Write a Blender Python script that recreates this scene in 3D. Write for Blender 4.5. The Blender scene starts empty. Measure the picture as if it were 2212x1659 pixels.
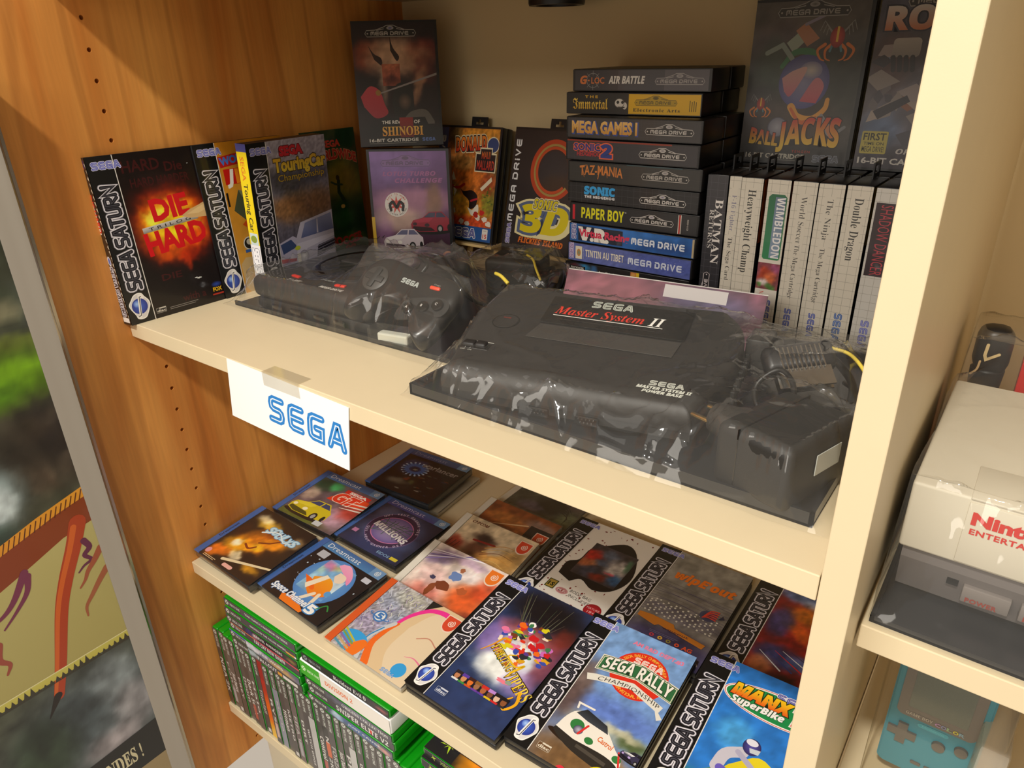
import bpy, bmesh, math, random
import numpy as np
from mathutils import Vector, Matrix, Euler
from mathutils.geometry import tessellate_polygon
PI = math.pi
rnd = random.Random(7)
SC = bpy.context.scene
COL = SC.collection

# ------------------------------------------------------------------ camera, world, lights, exposure
cam_d = bpy.data.cameras.new('camera')
cam_d.sensor_fit = 'HORIZONTAL'; cam_d.sensor_width = 36.0
cam_d.lens = 1547.05 / 2212.0 * 36.0
cam_d.clip_start = 0.02
cam = bpy.data.objects.new('camera', cam_d); COL.objects.link(cam)
cam.location = (0.902, -0.3913, 0.2977); cam.rotation_euler = (1.1367, 0.0219, 0.6396)
SC.camera = cam

wd = bpy.data.worlds.new('room_light'); SC.world = wd; wd.use_nodes = True
wb = wd.node_tree.nodes['Background']
wb.inputs[0].default_value = (1.0, 0.86, 0.70, 1); wb.inputs[1].default_value = 0.62

def area(name, loc, target, sx, sy, watts, col, shape='RECTANGLE'):
    l = bpy.data.lights.new(name, 'AREA'); l.shape = shape; l.size = sx; l.size_y = sy
    l.energy = watts; l.color = col
    o = bpy.data.objects.new(name, l); COL.objects.link(o); o.location = loc
    o.rotation_euler = (Vector(target) - Vector(loc)).to_track_quat('-Z', 'Y').to_euler()
    return o
area('ceiling_spot', (0.80, -1.80, 2.45), (0.45, 0.1, -0.1), 0.20, 0.20, 90, (1.0, 0.96, 0.88), 'DISK')
area('ceiling_fill', (0.25, -2.3, 2.5), (0.4, 0.2, 0.0), 2.2, 1.6, 20, (1.0, 0.95, 0.87))  # soft fill added overhead, in addition to the main spot
area('front_fill', (0.15, -3.0, 1.35), (0.4, 0.3, 0.0), 2.2, 0.9, 58, (1.0, 0.93, 0.83))  # unseen broad fill, added to brighten the deep shelves from the front

vs = SC.view_settings
vs.view_transform = 'Standard'; vs.look = 'None'; vs.gamma = 1.0; vs.use_curve_mapping = False
vs.exposure = -0.20
SC.cycles.max_bounces = 10; SC.cycles.transparent_max_bounces = 24
SC.cycles.caustics_reflective = False; SC.cycles.caustics_refractive = False

# ------------------------------------------------------------------ colour + materials
def lin1(v): return v / 12.92 if v <= 0.04045 else ((v + 0.055) / 1.055) ** 2.4
def C(h):
    if isinstance(h, str):
        h = h.lstrip('#')
        if len(h) == 3: h = ''.join(c * 2 for c in h)
        return tuple(lin1(int(h[i:i + 2], 16) / 255) for i in (0, 2, 4))
    return tuple(h[:3])
def linA(a): return np.where(a <= 0.04045, a / 12.92, ((np.maximum(a, 0) + 0.055) / 1.055) ** 2.4)

MATS = {}
def mat(name, col='#808080', rough=0.5, metal=0.0, spec=0.5, coat=0.0, bump=0.0, bscale=400, vary=0.0, vscale=30, trans=0.0, sss=0.0):
    if name in MATS: return MATS[name]
    m = bpy.data.materials.new(name); m.use_nodes = True
    nt = m.node_tree; b = nt.nodes['Principled BSDF']
    c = C(col)
    b.inputs['Base Color'].default_value = (*c, 1); b.inputs['Roughness'].default_value = rough
    b.inputs['Metallic'].default_value = metal; b.inputs['Specular IOR Level'].default_value = spec
    b.inputs['Coat Weight'].default_value = coat; b.inputs['Coat Roughness'].default_value = 0.08
    if trans: b.inputs['Transmission Weight'].default_value = trans
    tc = nt.nodes.new('ShaderNodeTexCoord')
    if vary:
        n = nt.nodes.new('ShaderNodeTexNoise'); n.inputs['Scale'].default_value = vscale; n.inputs['Detail'].default_value = 4
        nt.links.new(tc.outputs['Object'], n.inputs['Vector'])
        mx = nt.nodes.new('ShaderNodeMix'); mx.data_type = 'RGBA'
        mx.inputs[6].default_value = (*[x * (1 - vary) for x in c], 1); mx.inputs[7].default_value = (*[min(1, x * (1 + vary)) for x in c], 1)
        nt.links.new(n.outputs['Fac'], mx.inputs[0]); nt.links.new(mx.outputs[2], b.inputs['Base Color'])
    if bump:
        n2 = nt.nodes.new('ShaderNodeTexNoise'); n2.inputs['Scale'].default_value = bscale; n2.inputs['Detail'].default_value = 2
        nt.links.new(tc.outputs['Object'], n2.inputs['Vector'])
        bp = nt.nodes.new('ShaderNodeBump'); bp.inputs['Strength'].default_value = bump; bp.inputs['Distance'].default_value = 0.001
        nt.links.new(n2.outputs['Fac'], bp.inputs['Height']); nt.links.new(bp.outputs['Normal'], b.inputs['Normal'])
    MATS[name] = m
    return m

def print_mat(name, rough, coat):
    m = mat(name, '#ffffff', rough, coat=coat)
    nt = m.node_tree; a = nt.nodes.new('ShaderNodeAttribute'); a.attribute_name = 'Col'
    nt.links.new(a.outputs['Color'], nt.nodes['Principled BSDF'].inputs['Base Color'])
    return m
PRINT = print_mat('printed_paper', 0.45, 0.0)
PRINT_GLOSS = print_mat('printed_paper_gloss', 0.30, 0.25)
PRINT_SLEEVE = print_mat('printed_under_sleeve', 0.38, 0.35)

def film_mat(name, haze=0.06, rough=0.07, tint=(0.97, 0.96, 0.93), ior=1.45, hazecol=(0.9, 0.88, 0.84)):
    m = bpy.data.materials.new(name); m.use_nodes = True; nt = m.node_tree
    nt.nodes.clear()
    out = nt.nodes.new('ShaderNodeOutputMaterial')
    tr = nt.nodes.new('ShaderNodeBsdfTransparent'); tr.inputs[0].default_value = (*tint, 1)
    gl = nt.nodes.new('ShaderNodeBsdfGlossy'); gl.inputs['Roughness'].default_value = rough
    df = nt.nodes.new('ShaderNodeBsdfDiffuse'); df.inputs[0].default_value = (*hazecol, 1)
    fr = nt.nodes.new('ShaderNodeFresnel')      # a thin sheet reflects the same from both sides
    ge = nt.nodes.new('ShaderNodeNewGeometry'); mr = nt.nodes.new('ShaderNodeMapRange'); mr.inputs[3].default_value = ior; mr.inputs[4].default_value = 1 / ior
    nt.links.new(ge.outputs['Backfacing'], mr.inputs[0]); nt.links.new(mr.outputs[0], fr.inputs[0])
    m1 = nt.nodes.new('ShaderNodeMixShader'); m1.inputs[0].default_value = haze
    m2 = nt.nodes.new('ShaderNodeMixShader')
    nt.links.new(tr.outputs[0], m1.inputs[1]); nt.links.new(df.outputs[0], m1.inputs[2])
    nt.links.new(fr.outputs[0], m2.inputs[0]); nt.links.new(m1.outputs[0], m2.inputs[1]); nt.links.new(gl.outputs[0], m2.inputs[2])
    nt.links.new(m2.outputs[0], out.inputs[0])
    return m
FILM = film_mat('clear_bag_film', 0.035, 0.06, (0.985, 0.98, 0.965))
CLEAR = film_mat('clear_case_plastic', 0.012, 0.05)

def wood_mat():
    m = bpy.data.materials.new('cherry_veneer'); m.use_nodes = True; nt = m.node_tree; L = nt.links
    b = nt.nodes['Principled BSDF']; b.inputs['Roughness'].default_value = 0.42
    tc = nt.nodes.new('ShaderNodeTexCoord')
    mp = nt.nodes.new('ShaderNodeMapping'); mp.inputs['Scale'].default_value = (6, 9, 1.1); L.new(tc.outputs['Object'], mp.inputs[0])
    n1 = nt.nodes.new('ShaderNodeTexNoise'); n1.inputs['Scale'].default_value = 1.6; n1.inputs['Detail'].default_value = 5; n1.inputs['Distortion'].default_value = 0.8
    L.new(mp.outputs[0], n1.inputs['Vector'])
    r1 = nt.nodes.new('ShaderNodeValToRGB')
    e = r1.color_ramp.elements; e[0].position = 0.30; e[0].color = (*C('#c67832'), 1); e[1].position = 0.72; e[1].color = (*C('#eca855'), 1)
    L.new(n1.outputs['Fac'], r1.inputs[0])
    mp2 = nt.nodes.new('ShaderNodeMapping'); mp2.inputs['Scale'].default_value = (60, 60, 3.0); L.new(tc.outputs['Object'], mp2.inputs[0])
    n2 = nt.nodes.new('ShaderNodeTexNoise'); n2.inputs['Scale'].default_value = 4.0; n2.inputs['Detail'].default_value = 6
    L.new(mp2.outputs[0], n2.inputs['Vector'])
    wv = nt.nodes.new('ShaderNodeTexWave'); wv.wave_type = 'BANDS'; wv.bands_direction = 'Y'; wv.inputs['Scale'].default_value = 1.3
    wv.inputs['Distortion'].default_value = 9.0; wv.inputs['Detail'].default_value = 3.0; wv.inputs['Detail Scale'].default_value = 0.8
    mp3 = nt.nodes.new('ShaderNodeMapping'); mp3.inputs['Scale'].default_value = (3, 5.0, 0.9); mp3.inputs['Rotation'].default_value = (0.12, 0, 0); L.new(tc.outputs['Object'], mp3.inputs[0])
    L.new(mp3.outputs[0], wv.inputs['Vector'])
    rw = nt.nodes.new('ShaderNodeValToRGB'); ew = rw.color_ramp.elements
    ew[0].position = 0.0; ew[0].color = (0.62, 0.55, 0.5, 1); ew[1].position = 0.10; ew[1].color = (1, 1, 1, 1)
    L.new(wv.outputs['Fac'], rw.inputs[0])
    mx = nt.nodes.new('ShaderNodeMix'); mx.data_type = 'RGBA'; mx.blend_type = 'MULTIPLY'; mx.inputs[0].default_value = 0.45
    L.new(r1.outputs[0], mx.inputs[6]); L.new(rw.outputs[0], mx.inputs[7])
    rf = nt.nodes.new('ShaderNodeMapRange'); rf.inputs[3].default_value = 0.82; rf.inputs[4].default_value = 1.12; L.new(n2.outputs['Fac'], rf.inputs[0])
    mx2 = nt.nodes.new('ShaderNodeMix'); mx2.data_type = 'RGBA'; mx2.blend_type = 'MULTIPLY'; mx2.inputs[0].default_value = 1.0
    L.new(mx.outputs[2], mx2.inputs[6]); L.new(rf.outputs[0], mx2.inputs[7]); L.new(mx2.outputs[2], b.inputs['Base Color'])
    return m
WOOD = wood_mat()
CREAM = mat('cream_laminate', '#dccba8', 0.42, vary=0.03, vscale=25, bump=0.03, bscale=900)
BACKM = mat('beige_back_board', '#dcc79a', 0.6, vary=0.03, vscale=8)
BLACK = mat('black_case_plastic', '#17171a', 0.38, bump=0.05, bscale=1500)
BLACK_DULL = mat('dull_black_plastic', '#1b1a19', 0.55, bump=0.12, bscale=2500)
CONSOLE = mat('console_black_plastic', '#262423', 0.48, bump=0.15, bscale=3000, vary=0.08, vscale=60)
GLOSSBLK = mat('gloss_black_plastic', '#0d0d0e', 0.14, coat=0.3)
DARKGREY = mat('dark_grey_plastic', '#33312f', 0.45)
GREYMARK = mat('pale_grey_ink', '#c9cdc6', 0.5)
WHITEP = mat('white_card', '#f4f4f2', 0.5)
SILVER = mat('brushed_silver', '#d6d0c6', 0.22, metal=1.0)
GOLD = mat('brass_pin', '#d8c48a', 0.25, metal=1.0)
STEEL = mat('steel_plate', '#c8c8c6', 0.25, metal=1.0)
RED = mat('red_button_plastic', '#e0301c', 0.35, coat=0.2)
PINE = mat('pale_pine', '#e6c88c', 0.55, vary=0.08, vscale=40)
YELLOWT = mat('yellow_cable_tie', '#d8c04a', 0.45)
CABLE = mat('black_rubber_cable', '#141414', 0.42)
NESLIGHT = mat('light_grey_console', '#cfc8b6', 0.5, bump=0.06, bscale=2500)
NESDARK = mat('warm_grey_console', '#6e6866', 0.5, bump=0.06, bscale=2500)
XGREEN = mat('green_case_plastic', '#0f8f12', 0.25, coat=0.4)
XGREEN_DK = mat('deep_green_case_plastic', '#0b6a10', 0.3, coat=0.3)
GBC = mat('teal_handheld_plastic', '#3a8598', 0.4)
CLEARBODY = mat('smoky_jewel_tray', '#23262b', 0.2, coat=0.5)
HINGEBLUE = mat('blue_hinge_insert', '#3a66b0', 0.25, coat=0.4)
HINGEWHITE = mat('white_hinge_insert', '#e3e0d8', 0.3, coat=0.4)
HOLEDARK = mat('drilled_hole_dark', '#2a1408', 0.8)

# ------------------------------------------------------------------ objects, tags
def tag(o, label=None, cat=None, group=None, kind=None):
    if label: o['label'] = label
    if cat: o['category'] = cat
    if group: o['group'] = group
    if kind: o['kind'] = kind
    return o
def link(name, data, parent=None):
    o = bpy.data.objects.new(name, data); COL.objects.link(o)
    if parent is not None: o.parent = parent
    return o
def empty(name, loc, label, cat, group=None, rot=(0, 0, 0)):
    o = link(name, None); o.location = loc; o.rotation_euler = rot; o.empty_display_size = 0.02
    return tag(o, label, cat, group)

class MB:
    """collects shapes of ONE mesh (metres); per-face material slots"""
    def __init__(s): s.v = []; s.f = []; s.mi = []; s.m = 0
    def add(s, vs, fs, M=None):
        k = len(s.v)
        for p in vs:
            p = Vector(p)
            s.v.append(tuple(M @ p) if M is not None else tuple(p))
        for f in fs: s.f.append(tuple(i + k for i in f)); s.mi.append(s.m)
    def bm(s, bm, M=None):
        bm.verts.index_update(); s.add([v.co for v in bm.verts], [[v.index for v in f.verts] for f in bm.faces], M); bm.free()
    def box(s, x0, x1, y0, y1, z0, z1, r=0.0, seg=2, M=None):
        bm = bmesh.new(); bmesh.ops.create_cube(bm, size=1.0)
        for v in bm.verts:
            v.co = ((x0 + x1) / 2 + v.co.x * (x1 - x0), (y0 + y1) / 2 + v.co.y * (y1 - y0), (z0 + z1) / 2 + v.co.z * (z1 - z0))
        if r > 0: bmesh.ops.bevel(bm, geom=list(bm.edges), offset=r, segments=seg, affect='EDGES', profile=0.5, clamp_overlap=True)
        s.bm(bm, M)
    def prism(s, pts, z0, z1, M=None):
        """closed outline pts (x,y) extruded z0..z1"""
        n = len(pts); vs = [(x, y, z0) for x, y in pts] + [(x, y, z1) for x, y in pts]
        fs = [tuple(range(n - 1, -1, -1)), tuple(range(n, 2 * n))] + [(i, (i + 1) % n, n + (i + 1) % n, n + i) for i in range(n)]
        s.add(vs, fs, M)
    def cyl(s, c, r0, r1, h, n=20, M=None, cap=True):
        vs = [(c[0] + r0 * math.cos(2 * PI * i / n), c[1] + r0 * math.sin(2 * PI * i / n), c[2]) for i in range(n)] + \
             [(c[0] + r1 * math.cos(2 * PI * i / n), c[1] + r1 * math.sin(2 * PI * i / n), c[2] + h) for i in range(n)]
        fs = [(i, (i + 1) % n, n + (i + 1) % n, n + i) for i in range(n)]
        if cap: fs += [tuple(range(n - 1, -1, -1)), tuple(range(n, 2 * n))]
        s.add(vs, fs, M)
    def lathe(s, prof, c=(0, 0, 0), n=28, M=None):
        vs = []; fs = []
        for r, z in prof:
            for i in range(n): vs.append((c[0] + r * math.cos(2 * PI * i / n), c[1] + r * math.sin(2 * PI * i / n), c[2] + z))
        for j in range(len(prof) - 1):
            for i in range(n): fs.append((j * n + i, j * n + (i + 1) % n, (j + 1) * n + (i + 1) % n, (j + 1) * n + i))
        s.add(vs, fs, M)
    def tube(s, pts, r, n=10, M=None):
        pts = [Vector(p) for p in pts]; vs = []; fs = []
        up = Vector((0, 0, 1)); N = len(pts)
        for k, p in enumerate(pts):
            d = (pts[min(k + 1, N - 1)] - pts[max(k - 1, 0)]).normalized()
            a = d.cross(up)
            if a.length < 1e-4: a = d.cross(Vector((1, 0, 0)))
            a.normalize(); b = d.cross(a)
            for i in range(n):
                t = 2 * PI * i / n; vs.append(p + a * (r * math.cos(t)) + b * (r * math.sin(t)))
        for k in range(N - 1):
            for i in range(n): fs.append((k * n + i, k * n + (i + 1) % n, (k + 1) * n + (i + 1) % n, (k + 1) * n + i))
        fs.append(tuple(range(n - 1, -1, -1))); fs.append(tuple(range((N - 1) * n, N * n)))
        s.add(vs, fs, M)
    def build(s, name, m, parent=None, smooth=False, loc=None, rot=None):
        me = bpy.data.meshes.new(name); me.from_pydata(s.v, [], s.f)
        for mm in (m if isinstance(m, (list, tuple)) else [m]): me.materials.append(mm)
        me.polygons.foreach_set('material_index', s.mi)
        bm = bmesh.new(); bm.from_mesh(me); bmesh.ops.recalc_face_normals(bm, faces=bm.faces); bm.to_mesh(me); bm.free()
        if smooth:
            me.polygons.foreach_set('use_smooth', [True] * len(me.polygons))
            if smooth != 'all': me.set_sharp_from_angle(angle=math.radians(38))
        me.update()
        o = link(name, me, parent)
        if loc is not None: o.location = loc
        if rot is not None: o.rotation_euler = rot
        return o
def spline(pts, n=8):
    P = [np.array(p, float) for p in pts]; P = [2 * P[0] - P[1]] + P + [2 * P[-1] - P[-2]]; out = []
    for i in range(1, len(P) - 2):
        for t in np.linspace(0, 1, n, endpoint=False):
            a, b, c, d = P[i - 1:i + 3]
            out.append(0.5 * ((2 * b) + (c - a) * t + (2 * a - 5 * b + 4 * c - d) * t * t + (-a + 3 * b - 3 * c + d) * t ** 3))
    out.append(P[-2]); return [tuple(p) for p in out]
def rrect(x0, y0, x1, y1, r, n=5):
    out = []
    for cx, cy, a in ((x1 - r, y0 + r, -90), (x1 - r, y1 - r, 0), (x0 + r, y1 - r, 90), (x0 + r, y0 + r, 180)):
        for i in range(n + 1):
            t = math.radians(a + 90 * i / n); out.append((cx + r * math.cos(t), cy + r * math.sin(t)))
    return out

# ------------------------------------------------------------------ printed artwork: flat vector prints with a colour per corner
GCACHE = {}
def uni(s, style):
    base = {'serif': (0x1D400, 0x1D41A, 0x1D7CE), 'iserif': (0x1D468, 0x1D482, 0x1D7CE), 'thin_iserif': (0x1D434, 0x1D44E, None),
            'fraktur': (0x1D56C, 0x1D586, None), 'script': (0x1D4D0, 0x1D4EA, None), 'sans': (0x1D5D4, 0x1D5EE, 0x1D7EC), 'isans': (0x1D63C, 0x1D656, 0x1D7EC)}.get(style)
    if not base: return s
    o = ''
    for ch in s:
        if 'A' <= ch <= 'Z': o += chr(base[0] + ord(ch) - 65)
        elif 'a' <= ch <= 'z': o += 'ℎ' if (style == 'thin_iserif' and ch == 'h') else chr(base[1] + ord(ch) - 97)
        elif ch.isdigit() and base[2]: o += chr(base[2] + int(ch))
        else: o += ch
    return o
def glyphs(s, bold=0.0, shear=0.0, style=None, space=1.0):
    k = (s, bold, shear, style, space)
    if k in GCACHE: return GCACHE[k]
    cu = bpy.data.curves.new('t', 'FONT'); cu.body = uni(s, style); cu.size = 1; cu.resolution_u = 2; cu.fill_mode = 'FRONT'
    cu.offset = bold; cu.shear = shear; cu.space_character = space
    ob = bpy.data.objects.new('t', cu); me = ob.to_mesh()
    V = np.array([v.co[:2] for v in me.vertices]) if len(me.vertices) else np.zeros((0, 2)); F = [tuple(p.vertices) for p in me.polygons]
    ob.to_mesh_clear(); bpy.data.objects.remove(ob); bpy.data.curves.remove(cu)
    par = list(range(len(V)))
    def find(a):
        while par[a] != a: par[a] = par[par[a]]; a = par[a]
        return a
    for f in F:
        for a in f[1:]: par[find(a)] = find(f[0])
    rt = {}; Z = np.zeros(len(V))
    for a in range(len(V)): Z[a] = rt.setdefault(find(a), len(rt)) % 3
    GCACHE[k] = (V, F, Z); return GCACHE[k]

def vnoise(X, Y, seed=0):
    """value noise on arrays"""
    xi = np.floor(X).astype(int); yi = np.floor(Y).astype(int); fx = X - xi; fy = Y - yi
    fx = fx * fx * (3 - 2 * fx); fy = fy * fy * (3 - 2 * fy)
    def h(a, b):
        n = np.sin(a * 127.1 + b * 311.7 + seed * 74.7) * 43758.5453; return n - np.floor(n)
    return (h(xi, yi) * (1 - fx) + h(xi + 1, yi) * fx) * (1 - fy) + (h(xi, yi + 1) * (1 - fx) + h(xi + 1, yi + 1) * fx) * fy
def fbm(X, Y, seed=0, o=4):
    a = 0.5; r = 0; 
    for i in range(o): r = r + a * vnoise(X * 2 ** i, Y * 2 ** i, seed + i); a *= 0.5
    return r / (1 - 0.5 ** o)

STK = {  # stroke skeletons in a unit box (wide techno letters)
 'S': [[(1, 1), (.22, 1), (.05, .92), (0, .77), (.05, .6), (.22, .52), (.78, .5), (.95, .41), (1, .25), (.95, .08), (.78, 0), (0, 0)]],
 'E': [[(1, 1), (.25, 1), (.06, .92), (0, .75), (0, .25), (.06, .08), (.25, 0), (1, 0)], [(0, .5), (1, .5)]],
 'G': [[(1, 1), (.25, 1), (.06, .92), (0, .75), (0, .25), (.06, .08), (.25, 0), (1, 0), (1, .48), (.5, .48)]],
 'A': [[(-.05, 0), (.38, 1), (.62, 1), (1.05, 0)], [(.22, .3), (.8, .3)]],
 'a': [[(0, 0), (0, .8), (.15, 1), (.85, 1), (1, .8), (1, 0)], [(0, .42), (1, .42)]],
 'T': [[(-.02, 1), (1.02, 1)], [(.5, 1), (.5, 0)]],
 'U': [[(0, 1), (0, .25), (.08, .07), (.25, 0), (.75, 0), (.92, .07), (1, .25), (1, 1)]],
 'R': [[(0, 0), (0, 1), (.78, 1), (.95, .92), (1, .77), (.95, .6), (.78, .5), (.25, .5), (1, 0)]],
 'r': [[(0, 0), (0, .8), (.15, 1), (.85, 1), (1, .82), (1, .6), (.85, .45), (0, .45)], [(.6, .45), (1, 0)]],
 'N': [[(0, 0), (0, 1), (1, 0), (1, 1)]],
 'M': [[(0, 0), (0, .82), (.12, 1), (.88, 1), (1, .82), (1, 0)], [(.5, 1), (.5, .35)]],
 'D': [[(0, 1), (.75, 1), (1, .75), (1, .25), (.75, 0), (0, 0), (0, .62)]],
 'I': [[(0, 1), (0, 0)]], 'i': [[(0, .62), (0, 0)], [(0, .98), (0, .94)]],
 'V': [[(0, 1), (.5, 0), (1, 1)]],
}
def S2(a): return np.array(C(a))
class Art:
    """W x H in millimetres, origin bottom left; every shape goes one print layer up"""
    def __init__(s, W, H, bg=None, dz=0.005):
        s.W, s.H, s.dz = W, H, dz; s.v = []; s.f = []; s.c = []; s.z = 0.0; s.T = [np.eye(3)]; s.nclip = True
        if bg is not None: s.rect(0, 0, W, H, bg)
    def push(s, tx=0, ty=0, rot=0, sx=1, sy=None):
        sy = sx if sy is None else sy; r = math.radians(rot); c, n = math.cos(r), math.sin(r)
        s.T.append(s.T[-1] @ np.array([[c * sx, -n * sy, tx], [n * sx, c * sy, ty], [0, 0, 1]])); return s
    def pop(s): s.T.pop(); return s
    def tp(s, p): q = s.T[-1] @ np.array([p[0], p[1], 1.0]); return q[0], q[1]
    def up(s): s.z += s.dz
    def _poly(s, pts, cols):
        P = [(*s.tp(p), *c) for p, c in zip(pts, cols)]
        if s.nclip:
            for ax, lim, sg in ((0, 0, 1), (0, s.W, -1), (1, 0, 1), (1, s.H, -1)):
                o = []
                if all((p[ax] - lim) * sg >= 0 for p in P): continue
                for i, a in enumerate(P):
                    b = P[(i + 1) % len(P)]; da = (a[ax] - lim) * sg; db = (b[ax] - lim) * sg
                    if da >= 0: o.append(a)
                    if (da >= 0) != (db >= 0):
                        t = da / (da - db); o.append(tuple(x + (y - x) * t for x, y in zip(a, b)))
                P = o
                if len(P) < 3: return
        k = len(s.v)
        for p in P: s.v.append((p[0], p[1], s.z))
        s.f.append(tuple(range(k, k + len(P)))); s.c.append([p[2:5] for p in P])
    def poly(s, pts, c, c2=None):
        """c2: colour reached at the top of the outline"""
        s.up(); c = C(c)
        if c2 is None: cols = [c] * len(pts)
        else:
            c2 = C(c2); ys = [p[1] for p in pts]; a, b = min(ys), max(ys)
            cols = [tuple(u + (w - u) * ((y - a) / max(1e-6, b - a)) for u, w in zip(c, c2)) for y in ys]
        convex = len(pts) <= 4
        if convex: s._poly(pts, cols)
        else:
            for t in tessellate_polygon([[Vector((x, y, 0)) for x, y in pts]]): s._poly([pts[i] for i in t], [cols[i] for i in t])
        return s
    def rect(s, x0, y0, x1, y1, c, c2=None): return s.poly([(x0, y0), (x1, y0), (x1, y1), (x0, y1)], c, c2)
    def rr(s, x0, y0, x1, y1, r, c, c2=None): return s.poly(rrect(x0, y0, x1, y1, r, 4), c, c2)
    def ell(s, cx, cy, rx, ry, c, c2=None, n=28, a0=0, a1=360):
        """c at the middle, c2 at the rim"""
        s.up(); c = C(c); c2 = C(c2) if c2 else c
        P = [(cx + rx * math.cos(math.radians(a0 + (a1 - a0) * i / n)), cy + ry * math.sin(math.radians(a0 + (a1 - a0) * i / n))) for i in range(n + 1)]
        for i in range(n): s._poly([(cx, cy), P[i], P[i + 1]], [c, c2, c2])
        return s
    def ring(s, cx, cy, rx, ry, t, c, a0=0, a1=360, n=36, c2=None):
        s.up(); c = C(c); c2 = C(c2) if c2 else c
        def p(i, k): a = math.radians(a0 + (a1 - a0) * i / n); return (cx + (rx - k) * math.cos(a), cy + (ry - k) * math.sin(a))
        for i in range(n): s._poly([p(i, 0), p(i + 1, 0), p(i + 1, t), p(i, t)], [c, c, c2, c2])
        return s
    def stroke(s, pts, w, c, closed=False, taper=None, cap=True, lift=True):
        """mitred ribbon with round ends (its pieces share edges and never overlap)"""
        if lift is True: s.up()
        z0 = s.z
        if lift is not True: s.z += lift
        c = C(c); P = np.array(pts, float); n = len(P); w = w / 2; L = []; R = []; N = []
        Wd = [w] * n if taper is None else [w * (taper[0] + (taper[1] - taper[0]) * i / (n - 1)) for i in range(n)]
        for i in range(n):
            a = P[(i - 1) % n] if (closed or i) else P[i]; b = P[(i + 1) % n] if (closed or i < n - 1) else P[i]
            u = P[i] - a; v = b - P[i]; u = u / (np.linalg.norm(u) or 1); v = v / (np.linalg.norm(v) or 1)
            if not u.any(): u = v
            if not v.any(): v = u
            n0 = np.array([-u[1], u[0]]); n1 = np.array([-v[1], v[0]]); m = n0 + n1; k = np.linalg.norm(m); m = m / k if k > .2 else n0
            sc = min(1.8, 1 / max(.3, float(m @ n0))); N.append(n0 if i == n - 1 else n1); L.append(P[i] + m * Wd[i] * sc); R.append(P[i] - m * Wd[i] * sc)
        for i in range(n if closed else n - 1):
            j = (i + 1) % n; s._poly([L[i], R[i], R[j], L[j]], [c] * 4)
        if cap and not closed:
            for i, sg in ((0, 1), (n - 1, -1)):
                if Wd[i] < .15: continue
                a0 = math.atan2(N[i][1], N[i][0]); s._poly([P[i] + Wd[i] * np.array([math.cos(a0 + sg * PI * k / 6), math.sin(a0 + sg * PI * k / 6)]) for k in range(7)], [c] * 7)
        s.z = z0; return s
    def grid(s, x0, y0, x1, y1, nx, ny, fn):
        """fn(X, Y) -> sRGB array (..., 3) in 0..1"""
        s.up(); X, Y = np.meshgrid(np.linspace(x0, x1, nx + 1), np.linspace(y0, y1, ny + 1)); K = linA(np.clip(fn(X, Y), 0, 1))
        k = len(s.v); w = nx + 1
        for j in range(ny + 1):
            for i in range(w): s.v.append((*s.tp((X[j, i], Y[j, i])), s.z))
        KL = K.tolist()
        for j in range(ny):
            for i in range(nx):
                a = k + j * w + i; s.f.append((a, a + 1, a + w + 1, a + w)); s.c.append([KL[j][i], KL[j][i + 1], KL[j + 1][i + 1], KL[j + 1][i]])
        return s
    def paint(s, x0, y0, x1, y1, base, blobs, nx=40, ny=50, noise=0.0, nscale=0.15, seed=1, streak=1.0):
        """soft patches (x, y, rx, ry, colour, strength[, angle])"""
        def fn(X, Y):
            if isinstance(base, (tuple, list)) and isinstance(base[0], str):
                t = ((Y - y0) / (y1 - y0))[..., None]; K = hexa(base[0]) * (1 - t) + hexa(base[1]) * t
            else: K = np.ones(X.shape + (3,)) * hexa(base)
            wx = (fbm(X * 0.11, Y * 0.11, seed + 9, 3) - 0.5) * 9 * (noise > 0); wy = (fbm(X * 0.11, Y * 0.11, seed + 19, 3) - 0.5) * 9 * (noise > 0)
            for b in blobs:
                bx, by, rx, ry, col, st = b[:6]; an = math.radians(b[6]) if len(b) > 6 else 0
                dx, dy = X + wx - bx, Y + wy - by; u = dx * math.cos(an) + dy * math.sin(an); v = -dx * math.sin(an) + dy * math.cos(an)
                a = (st * np.exp(-((u / rx) ** 2 + (v / ry) ** 2) ** 2.2))[..., None]; K = K * (1 - a) + hexa(col) * a
            if noise: K = K * (1 + noise * 2 * (fbm(X * nscale, Y * nscale * streak, seed) - 0.5)[..., None])
            return K
        return s.grid(x0, y0, x1, y1, nx, ny, fn)
    def text(s, t, x, y, h, c, c2=None, w=None, bold=0.012, shear=0, style=None, rot=0, al='l', out=None, ow=0.06, space=1.0, arch=0.0, persp=0.0):
        """cap height h at (x, y); w squeezes to a width; out: outline colour; arch: bow of the baseline in mm"""
        V, F, Zc = glyphs(t, bold, shear, style, space)
        if not len(V): return s
        V0 = glyphs(t, 0.0, shear, style, space)[0]
        a, b = V0[:, 0].min(), V0[:, 0].max(); sy = h / 0.69; sx = sy if w is None else w / (b - a); wd = (b - a) * sx
        ox = {'l': 0, 'c': -wd / 2, 'r': -wd}[al]
        if out: 
            s.text(t, x, y, h, out, None, w, bold + ow, shear, style, rot, al, None, 0, space, arch, persp)
        s.up(); r = math.radians(rot); cr, sr = math.cos(r), math.sin(r); c = C(c); cc2 = C(c2) if c2 else None; k = len(s.v); tt = []
        for p, zc in zip(V, Zc):
            u = (p[0] - a) * sx + ox; v = p[1] * sy; tt.append(min(1, max(0, v / h)))
            q = (u - ox) / wd; v = v * (1 + persp * (q - 0.5) * 2) + arch * (1 - (2 * q - 1) ** 2)
            s.v.append((*s.tp((x + u * cr - v * sr, y + u * sr + v * cr)), s.z + zc * s.dz * .3))
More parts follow.
